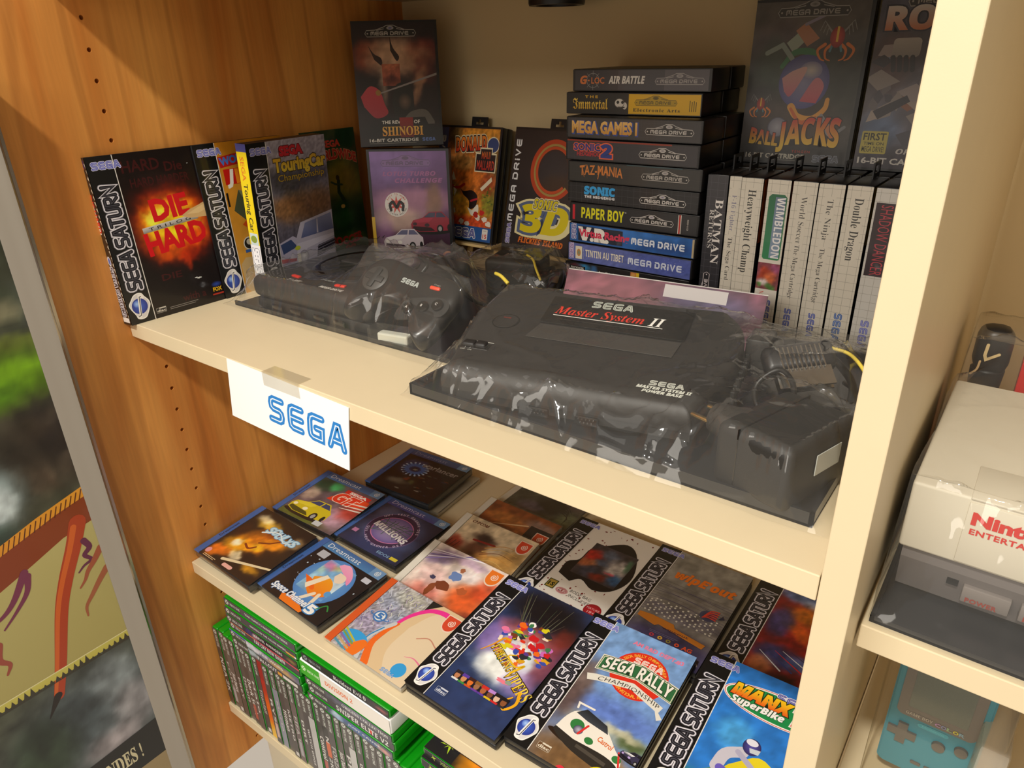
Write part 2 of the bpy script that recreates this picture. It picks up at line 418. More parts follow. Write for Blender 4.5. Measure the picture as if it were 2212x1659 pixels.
        for f in F:
            s.f.append(tuple(i + k for i in f)); s.c.append([c if cc2 is None else tuple(m + (n - m) * tt[i] for m, n in zip(c, cc2)) for i in f])
        return s
    def circ_text(s, t, cx, cy, r, h, c, a0, a1, inward=False, **kw):
        n = len(t)
        for i, ch in enumerate(t):
            if ch == ' ': continue
            a = a0 + (a1 - a0) * i / max(1, n - 1); ar = math.radians(a)
            s.text(ch, cx + r * math.cos(ar), cy + r * math.sin(ar), h, c, rot=a - 90 if not inward else a + 90, al='c', **kw)
        return s
    # ---- recurring marks
    def strokes(s, word, x, y, h, lw, gap, layers, shear=0.0, wide=0.0):
        """letters as strokes; layers = [(stroke width, colour), ...] drawn one over the other"""
        sets = []; cx = x
        for ch in word:
            if ch == ' ': cx += lw * 0.6; continue
            w = 0 if ch in 'Ii' else lw * (1.1 if ch in 'MN' else 1)
            for k in STK[ch]: sets.append([(cx + px * w + shear * py * h, y + py * h) for px, py in k])
            cx += w + gap
        for wid, col in layers:
            s.up()
            for q, st in enumerate(sets): s.stroke(st, wid, col, cap=True, lift=(q % 3) * s.dz * .3)
        return s
    def sega(s, x, y, h, blue='#2b55b5', line='#ffffff', edge='#ffffff', sh=0.0, ex=1.0):
        t = h * 0.25; L = []
        if edge: L.append((t * 1.6, edge))
        L += [(t, blue), (t * 0.17, line)]
        return s.strokes('SEGA', x + t / 2, y + t / 2, h - t, (h - t) * 0.82 * ex, t * 1.55, L, sh)
    def sega_w(s, h, ex=1.0): t = h * 0.25; return 4 * (h - t) * 0.82 * ex + 3 * t * 1.55 + t
    def saturn_word(s, x, y, h, run):
        """the outlined word up a black side strip: run = length along +x (push a 90 degree turn first)"""
        n = 12.6; lw = run / n * 0.82; gap = run / n * 0.36
        s.strokes('SEGA SATURN', x, y, h, lw, gap, [(h * 0.54, '#8f8d97'), (h * 0.44, '#eeeaf0'), (h * 0.30, '#3b3a45'), (h * 0.20, '#0d0e14'), (h * 0.07, '#4a4a55')]); return s
    def planet(s, cx, cy, r):
        """ringed ball emblem"""
        R = [(-1.05, -.25), (-1.2, .35), (-.85, .9), (-.45, 1.42), (.1, 1.62), (.55, 1.5), (.8, 1.05), (1.15, .55), (1.25, 0), (1.05, -.5), (.8, -1.0), (.45, -1.5), (-.1, -1.62), (-.55, -1.45), (-.7, -.95)]
        P = spline(R + [R[0]], 4)
        s.poly([(cx + a * r * 1.12, cy + b * r * 1.06) for a, b in P], '#f2efe9')
        s.poly([(cx + a * r, cy + b * r * 0.96) for a, b in P], '#d9d6d6')
        s.ell(cx, cy, r * 1.02, r * 1.02, '#3f63c8', '#26378f'); s.ell(cx - r * .3, cy + r * .35, r * .45, r * .45, '#a9ccff', '#4468c8')
        s.stroke([(cx - r * .5, cy - r * 1.4), (cx - r * .2, cy - r * 1.35), (cx + r * .2, cy + r * 1.3), (cx + r * .5, cy + r * 1.35), (cx + r * .6, cy + r * 1.0)], r * .34, '#f2efe9')
        s.stroke([(cx - r * .45, cy - r * 1.3), (cx - r * .12, cy - r * 1.2), (cx + r * .22, cy + r * 1.15), (cx + r * .42, cy + r * 1.2)], r * .1, '#3a3a48')
    def plate(s, cx, cy, w, ink='#c9c6c2', fill='#20201f', mark='#2d3e86'):
        """pointed oval console badge"""
        h = w * 0.105; e = w * 0.07
        def o(g):
            return [(cx - w / 2 - g, cy), (cx - w / 2 + e * .4, cy + h * .5 + g), (cx - w * .30, cy + h * .55 + g), (cx - w * .13, cy + h * 1.05 + g), (cx - w * .07, cy + h * 1.35 + g), (cx + w * .07, cy + h * 1.35 + g),
                    (cx + w * .13, cy + h * 1.05 + g), (cx + w * .30, cy + h * .55 + g), (cx + w / 2 - e * .4, cy + h * .5 + g), (cx + w / 2 + g, cy), (cx + w / 2 - e * .4, cy - h * .5 - g), (cx - w / 2 + e * .4, cy - h * .5 - g)]
        s.poly(o(w * .012), ink); s.poly(o(0), fill)
        s.ell(cx, cy + h * .95, w * .07, h * .33, mark, ink); s.stroke([(cx - w * .27, cy + h * .55), (cx - w * .13, cy + h * .8)], w * .012, ink); s.stroke([(cx + w * .27, cy + h * .55), (cx + w * .13, cy + h * .8)], w * .012, ink)
        lw = w * .058; s.strokes('MEGa DrIVE', cx - w * .385, cy - h * .26, h * .52, lw, w * .029, [(w * .017, ink)])
        for q in (-1, 1): s.ell(cx + q * w * .455, cy, w * .014, w * .014, ink)
        return s
    def mega_side(s, run, h, cols=('#ffffff',)):
        """MEGA DRIVE in wide letters along +x"""
        s.strokes('MEGa DriVE', 0, 0, h, run * .066, run * .047, [(h * .30, c) for c in cols]); return s
    def swirl(s, cx, cy, r, c, turns=2.3, w=None):
        n = int(turns * 20); s.stroke([(cx + r * (i / n) * math.cos(i / 20 * 2 * PI), cy + r * (i / n) * math.sin(i / 20 * 2 * PI)) for i in range(n + 1)], w or r * .17, c)
    def disc_logo(s, x, y, w, c='#c8c4bc', bg=None):
        h = w * .5; s.rr(x, y, x + w, y + h, h * .14, c)
        s.rr(x + w * .02, y + w * .02, x + w * .98, y + h - w * .02, h * .12, bg or '#1a1a1e'); s.text('disc', x + w * .08, y + h * .2, h * .45, c, w=w * .84, bold=.03)
        s.rect(x + w * .3, y + h * .8, x + w, y + h * 1.05, c)
    def lines(s, x, y, w, n, pitch, c, h=0.5, rag=0.3, seed=3):
        """unreadably small print"""
        q = random.Random(seed)
        for i in range(n): s.rect(x, y - i * pitch, x + w * (1 - rag * q.random()), y - i * pitch + h, c)
        return s
    def build(s, name, parent, M, m=None, label=None):
        """M: 4x4 that takes art metres (x, y, z out) to the parent's space"""
        n = len(s.v); A = np.array(s.v) * 0.001
        R = np.array(M.to_3x3()); t = np.array(M.translation); A = A @ R.T + t
        me = bpy.data.meshes.new(name); me.from_pydata(A.tolist(), [], s.f)
        me.materials.append(m or PRINT)
        at = me.color_attributes.new('Col', 'FLOAT_COLOR', 'CORNER'); buf = np.ones((len(me.loops), 4), np.float32)
        buf[:, :3] = np.array([c for f in s.c for c in f]); at.data.foreach_set('color', buf.ravel())
        me.update(); o = link(name, me, parent)
        if label: o['label'] = label
        return o
def hexa(h): h = h.lstrip('#'); h = ''.join(c * 2 for c in h) if len(h) == 3 else h; return np.array([int(h[i:i + 2], 16) / 255 for i in (0, 2, 4)])
def front_M(x=0, z=0, y=0): return Matrix(((1, 0, 0, x), (0, 0, -1, y), (0, 1, 0, z), (0, 0, 0, 1)))       # art x->X, y->Z, out->-Y
def left_M(x, y, z): return Matrix(((0, 0, -1, x), (-1, 0, 0, y), (0, 1, 0, z), (0, 0, 0, 1)))              # art on the -X side, x runs toward -Y
def top_M(x, y, z): return Matrix(((1, 0, 0, x), (0, 1, 0, y), (0, 0, 1, z), (0, 0, 0, 1)))

# ------------------------------------------------------------------ the covers
def star(a, x, y, r, c, n=5, k=0.45, rot=90):
    a.poly([(x + (r if i % 2 == 0 else r * k) * math.cos(math.radians(rot + 180 * i / n)), y + (r if i % 2 == 0 else r * k) * math.sin(math.radians(rot + 180 * i / n))) for i in range(2 * n)], c)
def splat(a, x, y, rx, ry, c, n=14, jag=0.35, seed=1, c2=None):
    q = random.Random(seed); pts = []
    for i in range(n):
        t = 2 * PI * i / n; k = 1 - jag * q.random(); pts.append((x + rx * k * math.cos(t), y + ry * k * math.sin(t)))
    a.poly([(u, v) for u, v in spline(pts + [pts[0]], 3)][:-1], c, c2)
def flame(a, pts, w, c): a.stroke(spline(pts, 5), w, c, taper=(1, 0.1))
def car(a, x, y, s, body, dark, glass='#2a3040', light='#f4f0d8', trim=None):
    """a plain saloon seen from its front corner, s = length in mm"""
    a.push(x, y, 0, s / 100)
    a.ell(50, 3, 52, 8, '#15120f')
    a.poly([(2, 8), (0, 20), (6, 30), (30, 36), (46, 50), (78, 51), (92, 36), (99, 30), (100, 12), (92, 5), (60, 2), (20, 2)], body)
    a.poly([(33, 37), (47, 48), (62, 48.5), (60, 37)], glass); a.poly([(63, 37), (65, 48.5), (77, 48.5), (88, 37)], glass)
    a.poly([(4, 9), (6, 16), (50, 12), (60, 4), (22, 3)], dark); a.ell(10, 21, 5, 4, light); a.ell(40, 18, 6, 4.5, light)
    a.poly([(8, 29), (30, 35), (56, 36), (46, 26), (16, 24)], trim or body, '#ffffff' if trim is None else trim)
    a.ell(72, 9, 8, 10, '#141414'); a.ell(72, 9, 4.5, 6, '#a8a8a8'); a.ell(94, 12, 4, 8, '#141414')
    a.pop()
def saturn_front(paint, W=133, H=200, side='#0a0d10'):
    a = Art(W, H, side); paint(a)
    a.nclip = True
    a.rect(30.2, 0, 31.2, H, '#e6e2dc')
    a.rect(0, 0, 30.2, H, side)
    a.sega(5, 185, 8.5, '#4a55b8', '#d6d4ee', '#d8d4ea'); a.text('™', 27, 192, 1.6, '#bbbbbb')
    a.push(23.5, 43, 90).saturn_word(0, 0, 14.5, 128).pop()
    a.push(15.5, 21, 0).planet(0, 0, 9.6); a.pop()
    return a
# --- upright saturn-format cases
def art_fire(a):
    a.paint(31, 0, 133, 200, '#0e0507', [(84, 112, 56, 50, '#7a1204', .9), (84, 110, 48, 41, '#c83a06', 1), (82, 110, 41, 34, '#f08a10', 1), (80, 112, 33, 25, '#ffd21c', 1), (62, 122, 14, 10, '#ffe94a', .9), (104, 128, 10, 9, '#f8a818', .8),
            (108, 92, 16, 10, '#e2500a', .8), (70, 78, 22, 12, '#e2560c', .8), (96, 70, 12, 12, '#c02a06', .7), (90, 64, 5, 14, '#d83c0a', .7)], 70, 110, 0.34, 0.12, 4)
    for t, x, y, h, w in (('HARD', 38, 178, 13, 46), ('Die', 90, 174, 11, 22), ('HARD HARDER', 44, 160, 10, 74), ('with a', 72, 12, 9, 32), ('DIE', 52, 44, 8, 26)): a.text(t, x, y, h, '#3c0d10', w=w, bold=.02)
    a.text('DIE', 62, 118, 24, '#d8101c', w=46, bold=.05, rot=4); a.text('HARD', 46, 78, 25, '#d8101c', w=78, bold=.05, rot=5)
    a.push(44, 105, 5).rect(0, 0, 74, 6.5, '#8e8a88', '#d6d2cc'); a.text('TRILOG', 8, 1.5, 3.4, '#2a2626', w=56, space=1.6); a.pop()
    a.poly([(96, 118), (108, 124), (122, 128), (133, 132), (133, 112), (118, 113), (106, 114)], '#d9b47c'); a.poly([(104, 119), (120, 125), (133, 129), (133, 122), (120, 118)], '#e8c890')
    a.text('FOX', 115, 14, 5, '#e8b818', w=12, bold=.04); a.ell(121, 23, 8, 4, '#2a4aa8', '#0e0507'); a.rect(113, 9, 129, 11, '#b03020')
    a.disc_logo(34, 6, 13); a.lines(52, 9, 42, 2, 2.2, '#8a8480', .7)
    for x, y, r in ((96, 38, 1.6), (100, 37, 2.2), (131, 60, 1), (131.6, 96, 1.2), (120, 180, .8)): splat(a, x, y, r * 1.6, r * .6, '#cfd2d2', seed=int(x))
def art_worm(a):
    a.paint(31, 0, 133, 200, ('#d89a3a', '#c88420'), [(60, 30, 40, 40, '#e0a848', .6)], 20, 30, .12, .1)
    a.push(33, 168, 6).rect(0, 0, 60, 14, '#b8201c'); a.text('WORM', 2, 3, 9, '#4a78c8', w=42, bold=.05); a.pop()
    a.rect(36, 146, 78, 166, '#c81e14'); a.text('J', 40, 148, 16, '#f2ecdc', bold=.06, shear=.2); a.text('IM', 54, 148, 16, '#f08a1c', bold=.06)
    a.poly([(40, 112), (52, 138), (74, 130), (78, 108), (60, 92)], '#4c5238'); a.poly([(52, 138), (74, 130), (76, 122), (56, 128)], '#7a7c58'); a.poly([(56, 92), (66, 104), (70, 84), (62, 70)], '#3e6a70'); a.poly([(48, 92), (56, 98), (58, 84)], '#c84a18')
    a.ell(52, 66, 9, 9, '#d8d2c4'); a.ell(52, 66, 7.5, 7.5, '#2a2622'); a.ell(52, 68, 4, 4, '#c8c0ac'); a.rect(44, 54, 60, 58, '#3a64a8')
    a.poly([(34, 8), (33, 40), (42, 48), (60, 46), (80, 60), (80, 0), (40, 0)], '#d2b27c'); a.rect(33, 118, 36, 136, '#1a1512')
def art_touring(a):
    a.paint(31, 0, 133, 200, ('#2a2838', '#a9a3ae'), [(82, 190, 70, 16, '#9c96a4', .8), (60, 146, 50, 18, '#3c3c4c', .9), (110, 150, 30, 14, '#4a4a5a', .8), (90, 110, 70, 22, '#7c5838', .95), (50, 112, 26, 14, '#9a6c40', .7), (82, 30, 70, 34, '#3c3848', 1), (40, 8, 30, 20, '#15131a', .8)], 46, 70, .3, .35, 8)
    a.poly([(31, 30), (31, 66), (56, 72), (72, 62), (70, 28)], '#b9b4cc'); a.poly([(33, 64), (52, 68), (62, 56), (36, 50)], '#3a4c7a'); a.poly([(31, 44), (60, 40), (60, 36), (31, 38)], '#b42034')
    a.poly([(58, 34), (60, 64), (72, 88), (133, 96), (133, 24), (80, 22)], '#aaa6bc', '#c4c0d2'); a.poly([(70, 66), (80, 86), (130, 92), (133, 68)], '#56608c', '#8c94b8'); a.poly([(100, 68), (102, 88), (104, 88), (103, 68)], '#c0bccc')
    a.poly([(58, 34), (62, 60), (133, 62), (133, 58), (80, 50)], '#cfcbdc'); a.ell(72, 40, 9, 9, '#f0eef4', '#8a8698'); a.rect(60, 30, 66, 46, '#e8e2d4'); a.poly([(96, 34), (133, 40), (133, 54), (100, 50)], '#26242e')
    for k in range(4): a.stroke([(97, 36 + k * 4), (133, 41 + k * 4)], .9, '#8a8698')
    a.poly([(60, 20), (133, 22), (133, 28), (62, 30)], '#55516a'); a.text('GT', 84, 24, 4, '#c8342c', w=16, bold=.03); a.ell(62, 54, 5, 3, '#c8d43c')
    a.text('SEGA', 52, 180, 11, '#c22430', w=38, bold=.06, out='#5a1018'); a.text('TouringCar', 40, 160, 16, '#e6c83c', '#d8a828', w=90, bold=.045, out='#3a3020', ow=.05); a.text('Championship', 44, 147, 8.5, '#c8a428', w=82, bold=.0, out='#3a3424', ow=.03)
def art_soccer(a):
    a.paint(31, 0, 133, 200, '#1c3a1e', [(95, 120, 46, 40, '#8c7422', .95), (95, 66, 50, 40, '#123618', 1), (90, 70, 24, 14, '#2a5c28', .7), (82, 26, 60, 20, '#4c6c20', .8)], 30, 40, .25, .1, 5)
    a.text('SEGA', 70, 176, 9, '#c8402c', w=32, bold=.05); a.text('WORLDWIDE', 46, 150, 13, '#b83428', w=84, bold=.05, arch=9, out='#e0a070', ow=.03)
    a.text('SOCCER', 62, 34, 12, '#b8342a', w=60, bold=.05, arch=-4); a.text('98', 86, 18, 10, '#b8342a', w=20, bold=.05)
    a.stroke([(90, 126), (88, 110), (96, 96)], 6, '#20301c'); a.ell(89, 131, 3.4, 4, '#3a2c1a'); a.stroke([(96, 120), (84, 122), (76, 126)], 3, '#2c3a20'); a.ell(92, 88, 4, 3, '#c8a050')
# --- upright cartridge-format covers (123 x 172)
def md_sheet(paint, W=123, H=172, edge=True):
    a = Art(W, H, '#121214'); paint(a)
    if edge: a.rect(W - 4, 0, W, H, '#0e0e10'); a.rect(0, H - 3, W, H, '#0e0e10'); a.rect(0, 0, W, 2.5, '#0e0e10')
    return a
def art_horns(a):
    a.paint(0, 0, 123, 172, '#1e1214', [(20, 124, 26, 22, '#8a3c20', .9), (60, 126, 40, 26, '#c8a080', 1), (104, 132, 26, 16, '#6e2016', .9), (92, 118, 26, 20, '#b48464', .8, 20), (36, 106, 22, 14, '#b08468', .8, -25), (104, 104, 18, 20, '#5a1c16', .7), (60, 20, 60, 18, '#131112', 1), (92, 84, 8, 30, '#a87a58', .85, -20), (40, 84, 7, 30, '#c0a488', .8), (24, 70, 18, 40, '#171214', .8)], 50, 70, .22, .12, 6)
    a.poly(spline([(22, 140), (30, 128), (40, 122), (40, 112), (30, 120)], 4), '#2c1612'); a.poly(spline([(54, 152), (58, 136), (66, 124), (62, 118), (54, 132)], 4), '#2c1a12')
    a.paint(40, 84, 66, 114, '#8e4630', [(53, 104, 14, 10, '#a85a40', .9), (53, 94, 8, 8, '#4a1a14', .9), (53, 112, 14, 5, '#c0704c', .7)], 14, 16, .3, .3)
    a.poly(spline([(56, 30), (52, 62), (58, 84), (70, 88), (82, 78), (84, 50), (92, 34)], 5), '#1d1c1b'); a.ell(70, 62, 10, 12, '#6a5444', '#221e1c')
    a.poly(spline([(6, 70), (20, 84), (34, 78), (40, 60), (44, 46), (26, 40), (10, 56)], 5), '#96222e', '#b83a44'); a.stroke([(34, 74), (122, 100)], 2.6, '#8c8480', taper=(.7, 1.2)); a.ell(32, 75, 4, 4, '#9a7034')
    a.poly(spline([(64, 34), (78, 48), (100, 50), (112, 34)], 4) + [(112, 30), (64, 30)], '#5a554e'); a.poly([(14, 22), (14, 3), (119, 3), (119, 24), (104, 26), (98, 40), (34, 40), (28, 24)], '#151413')
    a.plate(56, 155, 72, '#b0aca4', '#1a1918'); a.text('THE REVENGE OF', 34, 31.5, 4.6, '#e2ddd2', w=56, bold=.02); a.rect(60, 12, 80, 40, '#6a1410', '#8a1c16')
    a.text('SHINOBI', 34, 15, 12.5, '#d8902c', '#e0b050', w=60, bold=.01, style='serif', out='#2a1408', ow=.03); a.text('16-BIT CARTRIDGE', 14, 6.5, 4.2, '#cfcac0', w=72, bold=.03, space=1.1)
    a.lines(14, 4, 74, 1, 2, '#8a867e'); a.push(92, 6, 0).sega(0, 0, 5, '#3a5a9c', '#9ab0d8', None).pop()
def art_coupe(a):
    a.paint(0, 0, 123, 172, ('#2e1022', '#7e5c96'), [(30, 150, 60, 30, '#8e70b0', .8), (66, 96, 70, 22, '#c890a8', .8), (40, 70, 40, 20, '#e0c0a8', .8), (98, 96, 12, 34, '#8a6a48', .7), (64, 20, 80, 24, '#3a1428', .9), (20, 40, 14, 40, '#9a6a9a', .6)], 30, 44, .12, .1, 3)
    a.plate(58, 152, 74, '#6a5878', '#8a6ca0', '#6a5878'); a.text('LOTUS TURBO', 22, 134, 6, '#a86a9c', w=80, style='isans', bold=.01); a.text('CHALLENGE', 40, 124, 6, '#a86a9c', w=72, style='isans', bold=.01)
    a.ell(40, 92, 18, 18, '#ece6e0'); star(a, 40, 92, 14, '#d8544c', 9, .4); a.circ_text('EASY TO HOME', 40, 92, 14, 2.4, '#c83830', 150, 30); a.circ_text('2 PLAYER RACING', 40, 92, 16.2, 2.2, '#2a2426', 205, 335, True)
    a.stroke(spline([(31, 84), (30, 92), (35, 96), (40, 88), (45, 96), (50, 92), (49, 84)], 6), 4.2, '#141214')
    car(a, 60, 50, 62, '#9c2438', '#2a0c14', '#3a3854', '#3a2028', '#b43048'); car(a, 16, 24, 62, '#d8ccd4', '#3a2436', '#6a6a8a', '#f4f0ea', '#e8e0e0')
    a.rect(0, 0, 4, 172, '#17131a'); a.rect(0, 4, 5, 74, '#d8b02c'); a.ring(116, 12, 10, 10, 3, '#e08c2c')
def art_jungle(a):
    a.rect(0, 0, 123, 172, '#2a5a9e', '#44528a'); a.paint(18, 24, 119, 169, '#c8702a', [(30, 160, 20, 20, '#4a3c22', .9), (90, 160, 50, 16, '#e09a34', .9), (112, 110, 14, 40, '#6a6034', .8), (34, 76, 16, 16, '#7c8a34', .9), (110, 60, 18, 20, '#8a8c30', .9), (64, 96, 34, 22, '#d8752a', .9), (50, 120, 26, 12, '#e2a860', .9), (60, 48, 36, 22, '#f0a834', .9), (106, 90, 16, 16, '#b04c24', .8), (66, 30, 60, 9, '#d84a24', .9), (40, 64, 20, 10, '#e8b838', .8)], 46, 60, .4, .25, 12)
    a.poly(spline([(44, 88), (56, 76), (74, 78), (86, 70), (84, 54), (72, 50), (70, 62), (58, 70)], 4), '#2a1a18'); a.poly(spline([(68, 52), (78, 40), (90, 46), (88, 58), (78, 48)], 4), '#f2ead8'); a.stroke([(74, 62), (86, 66)], 3, '#c82c3a')
    a.poly([(90, 82), (110, 100), (112, 94), (94, 78)], '#eee2c4'); a.poly([(40, 66), (36, 82), (44, 76)], '#f2e8d0'); a.poly([(34, 104), (30, 90), (40, 92)], '#e8dcc0'); a.stroke(spline([(30, 84), (46, 80), (58, 86)], 4), 4, '#b8241c')
    for x, y, c in ((28, 50, '#f0e8da'), (40, 44, '#e8e0d2'), (90, 38, '#f0e8d8'), (104, 36, '#f4ecdc'), (112, 30, '#f4ecdc'), (58, 30, '#f2e8d8'), (70, 27, '#efe6d6'), (26, 58, '#d83a34'), (98, 46, '#d03028'), (86, 42, '#b82a24')): splat(a, x, y, 6, 5, c, seed=int(x + y))
    for i in range(40): q = rnd.random; splat(a, 22 + q() * 20 if i % 2 else 96 + q() * 22, 50 + q() * 34, 2.2, 1.4, ['#9aa02e', '#c0b83c', '#5a6a24', '#d8c848'][i % 4], seed=i)
    a.text('DONALD', 36, 134, 19, '#d84020', '#e8862a', w=60, style='sans', bold=.02, rot=5, out='#f0e2b8', ow=.11); a.text('DONALD', 36, 134, 19, '#c82c1c', '#e8862a', w=60, style='sans', bold=.02, rot=5, out='#2c2224', ow=.06)
    a.ell(108, 146, 12, 12, '#ece0bc'); a.ell(108, 146, 10.5, 10.5, '#33487e'); a.rect(76, 106, 116, 134, '#efe4c2'); a.rect(84, 120, 108, 142, '#efe4c2'); a.rect(77.5, 107.5, 114.5, 132, '#2c2022'); a.rect(85.5, 121, 106.5, 140, '#2c2022')
    a.text('MAUI', 88, 126, 10, '#c03826', '#e07a34', w=16, bold=.02); a.text('MALLARD', 80, 110, 13, '#b02420', '#d8563a', w=33, bold=.02)
    a.push(12.5, 40, 90).mega_side(122, 7.5).pop(); a.rect(18, 0, 119, 24, '#2a5aa0'); a.sega(34, 6, 14, '#3b3f8e', '#c8c8ec', '#f4f2f4'); a.rr(10, 8, 24, 20, 1, '#f0e8cc'); a.poly(rrect(12, 10, 22, 18, 2), '#c8a848'); a.rr(102, 6, 113, 22, 1.5, '#f2efe8'); a.text('15', 104, 8, 6, '#d83a30', w=7, bold=.03); a.lines(104, 19, 7, 1, 2, '#9a8a70')
def art_ring3d(a):
    a.rect(0, 0, 123, 172, '#262021'); a.paint(30, 74, 119, 164, '#262021', [(74, 122, 34, 30, '#2b2a30', 1), (86, 96, 30, 14, '#3a2a20', .9)], 20, 20, .1)
    a.ring(76, 116, 40, 42, 6, '#b8401e', 35, 320, 44); a.ring(76, 116, 34, 36, 3.2, '#a88c4c', 35, 320, 44); a.ring(76, 116, 30.5, 32.5, 4, '#c24a20', 40, 315, 44); a.ring(76, 116, 26, 28, 1.5, '#3a2420', 0, 360, 44)
    P = [(36, 66), (44, 66)]
    for g, c in ((.13, '#f0e6b0'), (.075, '#58688c')): a.text('3D', 32, 28, 36, c, w=80, style='isans', bold=.03 + g)
    a.text('3D', 32, 28, 36, '#e2cf12', w=80, style='isans', bold=.03); a.text('SONIC', 50, 62, 12, '#e2d018', w=42, style='isans', bold=.02, out='#f0e6b0', ow=.12); a.text('SONIC', 50, 62, 12, '#e2d018', w=42, style='isans', bold=.02, out='#4a5470', ow=.05)
    a.text("FLICKIES' ISLAND", 30, 11, 7.5, '#e87a20', w=80, style='isans', bold=.01, out='#7a2410', ow=.05)
    a.push(13, 40, 90).mega_side(120, 7.5, ('#e6e8ec',)).pop(); a.push(13.5, 7, 90).sega(0, 0, 7.5, '#4a45a0', '#cfc8ec', '#e8e6ee').pop()
def art_bug(a, x, y, s, body='#c84028'):
    a.push(x, y, 0, s)
    for q in (-1, 1):
        for k in range(3): a.stroke([(q * 4, 6 + k), (q * (9 + k * 2), 12 + k * 3), (q * (10 + k * 3), 6 + k * 2)], .6, '#8a8a88')
        for k in (0, 1): a.stroke(spline([(q * (4 + 6 * k), -2), (q * (9 + 7 * k), -7), (q * (8 + 5 * k), -14), (q * (4 + 5 * k), -16)], 4), 3, '#d87a28', taper=(1, .3)); 
        a.stroke([(q * 3, 0), (q * 5, -8)], 2, '#5a8a9a')
    a.ell(0, 4, 6.5, 9, body, '#8a2418'); a.rect(-1, 0, 1, 13, '#e0b83c'); a.pop()
def art_ball(a):
    a.paint(0, 0, 123, 172, '#4c4844', [(60, 150, 70, 24, '#5a544e', .9), (30, 120, 30, 30, '#5c4a4c', .8), (100, 90, 40, 40, '#36382e', .9), (26, 100, 22, 34, '#3a4a38', .8), (60, 10, 80, 18, '#2c2a29', 1), (16, 60, 20, 30, '#3c3436', .8), (60, 50, 40, 30, '#46362f', .7)], 30, 40, .25, .1, 14)
    a.poly([(38, 128), (58, 146), (66, 138), (46, 118)], '#9aa89a'); a.poly([(46, 140), (56, 148), (72, 132), (60, 124)], '#b07a58'); a.stroke(spline([(36, 104), (48, 118), (66, 118), (76, 106)], 5), 9, '#3f7a4c', taper=(.5, 1)); a.stroke([(18, 118), (34, 126), (46, 112)], 5, '#8a9890'); a.stroke([(56, 146), (78, 156)], 3, '#8a8498')
    a.ell(62, 88, 27, 28, '#8a88a8', '#4c4c86'); a.ell(68, 100, 12, 9, '#c4bcb4', '#7c7a9e'); a.poly(spline([(38, 92), (50, 100), (64, 102), (50, 74), (42, 78)], 5), '#b8586c', '#d0a8a0'); a.poly(spline([(60, 68), (74, 92), (84, 84), (78, 66)], 5), '#b84c5c', '#c88088')
    a.stroke(spline([(52, 62), (60, 52), (76, 50), (88, 60), (90, 70)], 6), 9, '#d89a3c', taper=(.9, .5)); a.stroke(spline([(52, 60), (64, 46), (80, 50)], 6), 6, '#c8642c', taper=(.5, .9)); a.poly([(80, 50), (96, 32), (102, 38), (86, 56)], '#8a8a90'); a.poly([(92, 40), (100, 48), (106, 34), (98, 30)], '#c08058'); a.stroke([(98, 30), (112, 42)], 3.4, '#7c7c80'); a.rect(98, 30, 102, 46, '#c87840')
    art_bug(a, 90, 128, 1.15); art_bug(a, 18, 62, .72)
    a.plate(62, 158, 74, '#9a9894', '#3a3836', '#55524e'); a.ell(40, 40, 11, 11, '#a09ea8', '#6c6a78'); a.ring(40, 40, 11, 11, 1, '#4a4856')
    a.text('BALL', 10, 22, 14, '#d8b038', '#b8402c', w=32, style='sans', bold=.03, rot=-4, persp=-.15, out='#2a2220', ow=.04); a.text('JACKS', 42, 20, 26, '#dcb43c', '#c0402e', w=66, style='sans', bold=.02, arch=3, persp=.12, out='#2a2220', ow=.03)
    a.text('TENGEN', 60, 13, 2.6, '#a83c30', w=20, space=1.3); a.text('16-BIT CARTRIDGE', 8, 6, 5, '#b8b2a4', w=66, bold=.03); a.lines(40, 4, 34, 1, 2, '#86827a'); a.push(84, 4, 0).sega(0, 0, 7, '#3a3836', '#8a90a0', '#8a90a0').pop()
